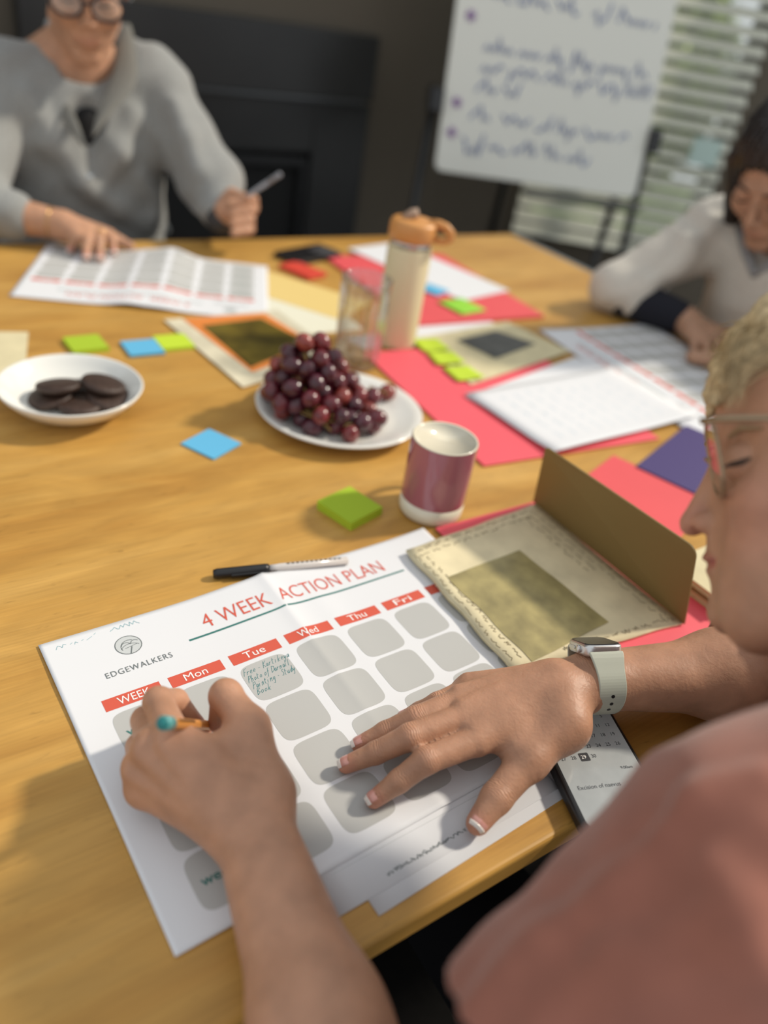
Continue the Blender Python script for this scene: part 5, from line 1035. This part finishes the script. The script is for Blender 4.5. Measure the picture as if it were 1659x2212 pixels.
def face_bits(q, par, dark):
    for s_ in (1, -1):
        k = MB(); k.tube([q(0.088, 0.018 * s_, 0.005), q(0.0925, 0.030 * s_, 0.003), q(0.088, 0.045 * s_, 0.007)], [0.001, 0.0018, 0.001], 6); k.obj('eyelashes', LASH, par)
        k = MB(); k.tube([q(0.094, 0.014 * s_, 0.033), q(0.0915, 0.032 * s_, 0.039), q(0.080, 0.050 * s_, 0.033)], [0.0018, 0.0026, 0.0012], 6); k.obj('eyebrow', dark, par)

# ===== person in the grey pullover =====
GS = np.array([0.50, 0.27, 0.165]); gfh = unit([0.44, -0.90, 0]); pit = math.radians(24)
gf = gfh * math.cos(pit) - np.array([0, 0, 1]) * math.sin(pit); gl = unit(np.cross([0, 0, 1], gfh)); gu = np.cross(gf, gl)
gO = D(190, 92, 1.42) - gf * 0.093 + gu * 0.063
gh, glips, gq = head_prims(gO, gf, gl, gu)
gSL, gSR = T(0.620, 1.835, 0.250), T(0.310, 1.835, 0.235); gNB = T(0.468, 1.855, 0.285)
gEL, gWL = D(455, 392, 1.66), D(478, 465, 1.615); gER, gWR = T(0.205, 1.655, 0.055), P(135, 487, 0.042)
gh += [cap(gO - gf * 0.02 - gu * 0.05, gNB - EN * 0.02, 0.050, 0.056, 0.03), cap(gNB, gSL, 0.05, 0.05, 0.03), cap(gNB, gSR, 0.05, 0.05, 0.03), cap(gNB - [0, 0, .05], T(0.468, 1.87, -0.18), 0.10, 0.11, 0.04, EN, 1.2)]
gh += [cap(gSL, gEL, 0.045, 0.036, 0.02), cap(gEL, gWL, 0.036, 0.028, 0.02), cap(gSR, gER, 0.045, 0.038, 0.02), cap(gER, gWR, 0.040, 0.027, 0.02)]
# left fist with a pen
gh += [cap(gWL, D(505, 452, 1.60), 0.027, 0.030, 0.014), cap(D(490, 455, 1.595), D(535, 445, 1.60), 0.026, 0.024, 0.012)]
for i in range(4):
    a = D(548 - i * 4, 432 + i * 22, 1.575); b = D(497 + i * 3, 440 + i * 21, 1.555); gh += [cap(D(540, 440 + i * 18, 1.60), a, 0.0115, 0.0100, 0.005), cap(a, b, 0.0102, 0.0088, 0.003)]
gh += [cap(D(490, 430, 1.60), D(500, 418, 1.58), 0.014, 0.012, 0.010), cap(D(500, 418, 1.58), D(533, 428, 1.56), 0.0112, 0.009, 0.004)]
# right hand lying on its sheet
gk = [P(170, 512, .034), P(192, 506, .036), P(215, 504, .034), P(236, 508, .030)]; gt = [P(152, 540, .010), P(186, 556, .010), P(216, 558, .010), P(246, 545, .010)]
for a, b, r in zip(gk, gt, (0.0095, 0.0102, 0.0102, 0.0096)):
    m = (a + b) / 2 + np.array([0, 0, 0.010]); gh += [cap(gWR, a, 0.022, 0.0125, 0.012), cap(a, m, 0.011, r, 0.004), cap(m, b, r, r * 0.72, 0.003)]
gh += [cap(gWR + (gk[3] - gWR) * 0.4, P(255, 520, .018), 0.016, 0.012, 0.010), cap(P(255, 520, .018), P(283, 531, .012), 0.0115, 0.008, 0.004)]
V, Q = sdf_mesh(gh, 0.0034)
gsp = glips + [(p, 0.016, RED, 0.6) for p in gt]
grey = np_obj('person', V, Q, SKIN, None, paint(V, GS, gsp)); tag(grey, 'person in a grey zip-neck pullover with dark glasses, across the table', 'person')
face_bits(gq, grey, mat('brow_dark', (0.06, 0.04, 0.03), 0.8))
for dip, tip in zip(gk, gt): nail(grey, dip + [0, 0, .004], tip, [0.1, -0.2, 1], 0.0072, 0.011)
A = np.stack([gf, gl, gu])
V, Q = sdf_mesh([ell(gq(-0.016, 0, 0.050), A, (0.104, 0.083, 0.095), 0.02), ell(gq(0.075, 0, -0.025), A, (0.070, 0.085, 0.085), 0.02, -1), ell(gq(0.0, 0, -0.10), A, (0.09, 0.1, 0.09), 0.02, -1)], 0.005); np_obj('hair', V, Q, mat('greyish_brown_hair', (0.16, 0.12, 0.085), 0.5, noise=0.4, nscale=120), grey)
PULL = mat('grey_fleece', (0.27, 0.275, 0.265), 0.95, noise=0.14, nscale=160, bump=0.4, bscale=500, sheen=0.3)
sw = [cap(T(0.468, 1.835, 0.13), T(0.468, 1.86, -0.22), 0.175, 0.185, 0.05, EN, 1.40), cap(gNB - [0, 0, 0.045], gSL, 0.062, 0.072, 0.05), cap(gNB - [0, 0, 0.045], gSR, 0.062, 0.072, 0.05), cap(gSL, gEL, 0.074, 0.066, 0.05), cap(gEL, gWL + (gEL - gWL) * 0.15, 0.060, 0.042, 0.03), cap(gSR, gER, 0.074, 0.062, 0.05), cap(gER, gWR + (gER - gWR) * 0.55, 0.056, 0.046, 0.03)]
for pts_, r_ in ((((285, 250), (255, 330), (215, 410)), 0.016), (((60, 210), (110, 300), (180, 390)), 0.016), (((180, 400), (250, 450), (330, 490)), 0.013), (((300, 385), (330, 440), (360, 490)), 0.011), (((330, 470), (360, 500), (390, 505)), 0.012), (((380, 230), (400, 300), (430, 370)), 0.010)):
    hs = [hit(sw, *q_) for q_ in pts_]; sw += [cap(hs[0], hs[1], r_ * 0.7, r_, 0.035), cap(hs[1], hs[2], r_, r_ * 0.7, 0.035)]
zt, zb = hit(sw, 192, 262), hit(sw, 196, 372)
sw += [cap(D(186, 200, 1.46), zt + unit(ray(190, 262)) * 0.01, 0.055, 0.030, 0.012, op=-1), cap(zt, zb, 0.026, 0.003, 0.010, op=-1), cap(gO - gf * 0.01 - gu * 0.02, gNB - EN * 0.035 - [0, 0, .02], 0.060, 0.062, 0.008, op=-1)]
# standing collar
ring = [D(88, 110, 1.60), D(115, 60, 1.66), D(190, 45, 1.70), D(262, 75, 1.66), D(290, 105, 1.60)]
for a, b in zip(ring[:-1], ring[1:]): sw.append(cap(a, b, 0.016, 0.016, 0.022, unit(np.cross(b - a, [0, 0, 1])), 1.5))
def knit(X, d): return 0.0028 * np.sin(X[:, 0] * 42 + 2.5 * np.sin(X[:, 2] * 27)) * np.sin(X[:, 2] * 33 + 2 * np.sin(X[:, 0] * 21 + 1))
V, Q = sdf_mesh(sw, 0.0055, knit, dmax=0.005); pul = np_obj('pullover', V, Q, PULL, grey); pul['label'] = 'grey fleece pullover with open zip collar'
k = [cap(zt + unit(ray(190, 262)) * 0.035 - [0, 0, 0.012], zb + unit(ray(190, 370)) * 0.03, 0.040, 0.02, 0.01, EN, 1.6)]
V, Q = sdf_mesh(k, 0.004); np_obj('undershirt', V, Q, mat('black_cotton', (0.010, 0.010, 0.011), 0.9), grey)
for rows in ([((258, 50, 1.60), (284, 45, 1.605)), ((252, 120, 1.545), (296, 115, 1.555)), ((236, 180, 1.500), (304, 186, 1.505)), ((208, 238, 1.478), (252, 226, 1.485)), ((197, 300, 1.470), (205, 296, 1.472))], [((98, 75, 1.61), (74, 85, 1.62)), ((114, 140, 1.555), (84, 150, 1.565)), ((140, 205, 1.505), (106, 222, 1.515)), ((170, 262, 1.480), (146, 276, 1.485)), ((188, 318, 1.470), (180, 322, 1.472))]):
    V_ = []; n_r = len(rows)
    for (a, b) in rows:
        a, b = D(*a), D(*b); m = (a + b) / 2 - unit(ray(190, 200)) * 0.008; V_ += [a, m, b]
    bk_ = [v + unit(ray(190, 200)) * 0.006 for v in V_]; n_v = len(V_)
    f_ = [(i * 3 + j, i * 3 + j + 1, (i + 1) * 3 + j + 1, (i + 1) * 3 + j) for i in range(n_r - 1) for j in range(2)]; f_ += [tuple(x + n_v for x in g[::-1]) for g in f_]
    rim = [i * 3 for i in range(n_r)] + [n_r * 3 - 2] + [i * 3 + 2 for i in range(n_r - 1, -1, -1)] + [1]; f_ += [(rim[i], rim[i - 1], rim[i - 1] + n_v, rim[i] + n_v) for i in range(len(rim))]
    co_ = link_mesh('collar_flap', V_ + bk_, f_, mat('taupe_fleece', (0.19, 0.185, 0.165), 0.95, bump=0.4, bscale=500), pul, True, weld=True); sd_ = co_.modifiers.new('round', 'SUBSURF'); sd_.levels = 2; sd_.render_levels = 2
zp = hit(sw, 192, 380); k = MB(); k.box(zp - unit(ray(192, 380)) * 0.004, unit(RT), unit(ray(192, 380)), UP, 0.008, 0.002, 0.004); k.obj('zip_pull', STEEL, pul, bevel=0.001)
cuffs = [cap(gEL + (gWL - gEL) * 0.72, gWL + (gWL - gEL) * 0.02, 0.040, 0.036, 0.01)]
V, Q = sdf_mesh(cuffs, 0.005); np_obj('cuff', V, Q, mat('charcoal_knit', (0.05, 0.05, 0.052), 0.95), grey)
def lap(par, hip, k1, k2, m, fwd):
    s_ = unit(k2 - k1); p_ = [cap(hip - s_ * 0.1, hip + s_ * 0.1, 0.12, 0.12, 0.05), cap(hip - s_ * 0.1, k1, 0.085, 0.062, 0.04), cap(hip + s_ * 0.1, k2, 0.085, 0.062, 0.04)]
    for q_ in (k1, k2): p_ += [cap(q_, q_ * [1, 1, 0] + [0, 0, 0.10], 0.058, 0.045, 0.03), cap(q_ * [1, 1, 0] + [0, 0, 0.04], q_ * [1, 1, 0] + fwd * 0.13 + [0, 0, 0.037], 0.042, 0.035, 0.02)]
    V, Q = sdf_mesh(p_, 0.010); return np_obj('trousers', V, Q, m, par)
lap(grey, T(0.468, 1.90, -0.25), T(0.37, 1.50, -0.27), T(0.57, 1.50, -0.27), TROU, -EN)
# dark spectacles
DK = mat('dark_tortoiseshell', (0.012, 0.012, 0.02), 0.3); g2 = thing('eyeglasses', gq(0.1, 0, 0), 'thick dark-framed glasses worn by the person in grey', 'glasses', 'glasses')
for s_ in (1, -1):
    pts_ = [gq(0.108 - 0.10 * abs(0.034 + 0.027 * math.cos(a)) ** 1.2, s_ * (0.034 + 0.027 * math.cos(a)), 0.008 + 0.022 * math.sin(a)) for a in np.linspace(0, 2 * math.pi, 25)]
    k = MB(); k.tube(pts_, 0.0028, 8, cap=False); k.obj('rim', DK, g2, True)
    k = MB(); c_ = sum(pts_[:-1]) / 24; k.add([c_] + pts_[:-1] + [c_ - gf * 0.0015] + [p - gf * 0.0015 for p in pts_[:-1]], [(0, 1 + i, 1 + (i + 1) % 24) for i in range(24)] + [(25, 26 + (i + 1) % 24, 26 + i) for i in range(24)]); k.obj('lens', LENS, g2)
    k = MB(); k.tube([gq(0.096, 0.062 * s_, 0.016), gq(0.08, 0.078 * s_, 0.018), gq(-0.01, 0.082 * s_, 0.016)], 0.0025, 8); k.obj('temple_arm', DK, g2, True)
k = MB(); k.tube([gq(0.107, 0.008, 0.012), gq(0.111, 0, 0.015), gq(0.107, -0.008, 0.012)], 0.0026, 8); k.obj('bridge', DK, g2, True)
# pen, ring, bracelet
ga, gb = D(522, 432, 1.565), D(606, 376, 1.515); gv_ = unit(gb - ga); gp = thing('ballpoint_pen', ga, 'clear grey pen held in the fist of the person in grey', 'pen')
k = MB(); k.lathe([(0, -0.03), (0.0008, -0.03), (0.0035, -0.018), (0.0042, 0.0), (0.0042, 0.075), (0, 0.076)], ga, 14, axis=gv_); k.obj('barrel', mat('pale_grey_plastic', (0.34, 0.35, 0.38), 0.25), gp, True)
k = MB(); k.lathe([(0, 0.075), (0.0048, 0.075), (0.0046, np.linalg.norm(gb - ga)), (0, np.linalg.norm(gb - ga) + 0.001)], ga, 14, axis=gv_); k.obj('cap', mat('grey_plastic', (0.26, 0.27, 0.30), 0.3), gp, True)
GOLD = mat('gold', (0.75, 0.50, 0.20), 0.25, metal=1.0)
ra_ = unit(gt[2] - gk[2]); rc_ = gk[2] + (gt[2] - gk[2]) * 0.22 + np.array([0, 0, 0.006]); b1_, b2_, b3_ = basis(unit(ra_ + [0, 0, 0.3]))
k = MB(); k.tube([rc_ + (b2_ * math.cos(a) + b3_ * math.sin(a)) * 0.0118 for a in np.linspace(0, 2 * math.pi, 21)], 0.0014, 6, cap=False); tag(k.obj('finger_ring', GOLD, None, True), 'gold ring on the flat hand of the person in grey', 'ring')
b1_, b2_, b3_ = basis(gER - gWR); rc_ = gWR + unit(gER - gWR) * 0.02
k = MB(); k.tube([rc_ + (b2_ * math.cos(a) + b3_ * math.sin(a)) * 0.0300 for a in np.linspace(0, 2 * math.pi, 31)], 0.0012, 6, cap=False); tag(k.obj('bracelet', GOLD, None, True), 'thin gold bracelet on the wrist of the person in grey', 'bracelet')

# ===== dark-haired person at the right end =====
WS = np.array([0.44, 0.25, 0.16]); wfh = unit([-0.66, -0.75, 0]); pit = math.radians(38)
wf = wfh * math.cos(pit) - np.array([0, 0, 1]) * math.sin(pit); wl_2 = unit(np.cross([0, 0, 1], wfh)); wu = np.cross(wf, wl_2)
wO = D(1626, 506, 1.46) - wf * 0.093 + wu * 0.063
wh, wlips, wq = head_prims(wO, wf, wl_2, wu)
wSR, wSL = D(1548, 505, 1.66), T(1.60, 0.66, 0.235); wNB = (wSR + wSL) / 2 + np.array([0, 0, 0.045]) + E1 * 0.03
wER = P(1320, 628, 0.046); wWR = P(1478, 690, 0.036); wEL, wWL = T(1.42, 0.62, 0.06), T(1.36, 0.72, 0.035)
wh += [cap(wO - wf * 0.02 - wu * 0.05, wNB, 0.050, 0.055, 0.03), cap(wNB, wSR, 0.05, 0.05, 0.03), cap(wNB, wSL, 0.05, 0.05, 0.03), cap(wNB - [0, 0, .05], T(1.70, 0.87, -0.18), 0.10, 0.11, 0.04, E1, 1.2)]
wh += [cap(wSR, wER, 0.044, 0.036, 0.02), cap(wER, wWR, 0.036, 0.026, 0.02), cap(wSL, wEL, 0.044, 0.036, 0.02), cap(wEL, wWL, 0.036, 0.026, 0.02)]
wk_ = [P(1490, 722, .030), P(1512, 728, .032), P(1534, 728, .030), P(1552, 724, .026)]; wtp = [P(1500, 760, .010), P(1530, 772, .010), P(1556, 770, .010), P(1576, 758, .010)]
for a, b in zip(wk_, wtp):
    m = (a + b) / 2 + np.array([0, 0, 0.008]); wh += [cap(wWR, a, 0.022, 0.0122, 0.012), cap(a, m, 0.0108, 0.0096, 0.004), cap(m, b, 0.0096, 0.0072, 0.003)]
wh += [cap(wWR + (wk_[3] - wWR) * 0.4, P(1575, 720, .018), 0.016, 0.0115, 0.010), cap(P(1575, 720, .018), P(1602, 735, .012), 0.011, 0.008, 0.004), cap(wWL, wWL + unit(wWL - wEL) * 0.09, 0.028, 0.018, 0.012, [0, 0, 1], 1.4)]
V, Q = sdf_mesh(wh, 0.0036)
white = np_obj('person', V, Q, SKIN, None, paint(V, WS, wlips)); tag(white, 'dark-haired person in a white sweater at the right end of the table', 'person')
face_bits(wq, white, mat('brow_black', (0.02, 0.015, 0.013), 0.8))
A = np.stack([wf, wl_2, wu]); BH = mat('black_hair', (0.014, 0.010, 0.009), 0.38, noise=0.3, nscale=150)
hr_ = [ell(wq(-0.022, 0, 0.052), A, (0.108, 0.088, 0.098), 0.02), ell(wq(0.085, 0.0, -0.030), A, (0.075, 0.062, 0.098), 0.012, -1)]
for s_ in (1, -1): hr_ += [cap(wq(0.022, 0.074 * s_, 0.03), wq(0.030, 0.080 * s_, -0.105), 0.024, 0.017, 0.02), cap(wq(-0.03, 0.07 * s_, 0.0), wq(-0.02, 0.075 * s_, -0.12), 0.035, 0.022, 0.02)]
hr_ += [cap(wq(-0.06, 0, 0.0), wq(-0.07, 0, -0.12), 0.065, 0.05, 0.03), ell(wq(0.095, 0.0, -0.045), A, (0.07, 0.055, 0.09), 0.01, -1)]
def lock(X, d):
    q_ = X - wO; a_ = np.arctan2(q_ @ wl_2, q_ @ wf + 0.03); return 0.0022 * np.sin(a_ * 46 + 2.0 * np.sin(q_ @ wu * 35)) + 0.0014 * np.sin(a_ * 83 + 1.0) + 0.004 * np.exp(-((q_ @ wl_2 - 0.012) / 0.004) ** 2) * (q_ @ wu > 0.09)
V, Q = sdf_mesh(hr_, 0.0035, lock, dmax=0.006); np_obj('hair', V, Q, BH, white)
WSW = mat('offwhite_knit', (0.60, 0.56, 0.49), 0.95, noise=0.08, nscale=120, bump=0.35, bscale=420, sheen=0.3)
ws = [cap(wNB - [0, 0, 0.14], T(1.72, 0.87, -0.20), 0.165, 0.185, 0.05, E1, 1.35), cap(wNB - [0, 0, 0.045], wSR, 0.062, 0.074, 0.05), cap(wNB - [0, 0, 0.045], wSL, 0.062, 0.074, 0.05), cap(wSR, wER + [0, 0, 0.008], 0.070, 0.044, 0.03), cap(wER + [0, 0, .008], wER + (wWR - wER) * 0.30 + [0, 0, .008], 0.044, 0.046, 0.02), cap(wSL, wEL, 0.074, 0.058, 0.05), cap(wEL, wEL + (wWL - wEL) * 0.5, 0.056, 0.05, 0.03)]
for pts_, r_ in ((((1540, 480), (1470, 560), (1420, 640)), 0.014), (((1490, 520), (1450, 580), (1400, 610)), 0.012)):
    hs = [hit(ws, *q_) for q_ in pts_]; ws += [cap(hs[0], hs[1], r_ * 0.7, r_, 0.035), cap(hs[1], hs[2], r_, r_ * 0.7, 0.035)]
vA, vB, vC = hit(ws, 1592, 500), hit(ws, 1630, 592), hit(ws, 1690, 560)
ws += [cap(wO - wu * 0.03, wNB - [0, 0, .02], 0.058, 0.064, 0.008, op=-1), cap((vA + vC) / 2 + [0, 0, 0.02], vB, 0.050, 0.006, 0.010, op=-1)]
V, Q = sdf_mesh(ws, 0.0055, knit, dmax=0.005); wsw = np_obj('sweater', V, Q, WSW, white); wsw['label'] = 'off-white V-neck sweater with grey neck trim'
k = MB(); k.tube([vA + [0, 0, 0.01], (vA + vB) / 2, vB, (vB + vC) / 2, vC + [0, 0, 0.01]], 0.009, 8); k.obj('neck_trim', mat('grey_rib', (0.28, 0.28, 0.28), 0.95), wsw, True)
cf = [cap(wER + (wWR - wER) * 0.24, wER + (wWR - wER) * 0.88, 0.043, 0.036, 0.01)]
V, Q = sdf_mesh(cf, 0.005); np_obj('dark_cuff', V, Q, mat('navy_knit', (0.008, 0.009, 0.016), 0.95), white)
lap(white, T(1.74, 0.87, -0.25), T(1.36, 0.97, -0.27), T(1.36, 0.77, -0.27), TROU, -E1)
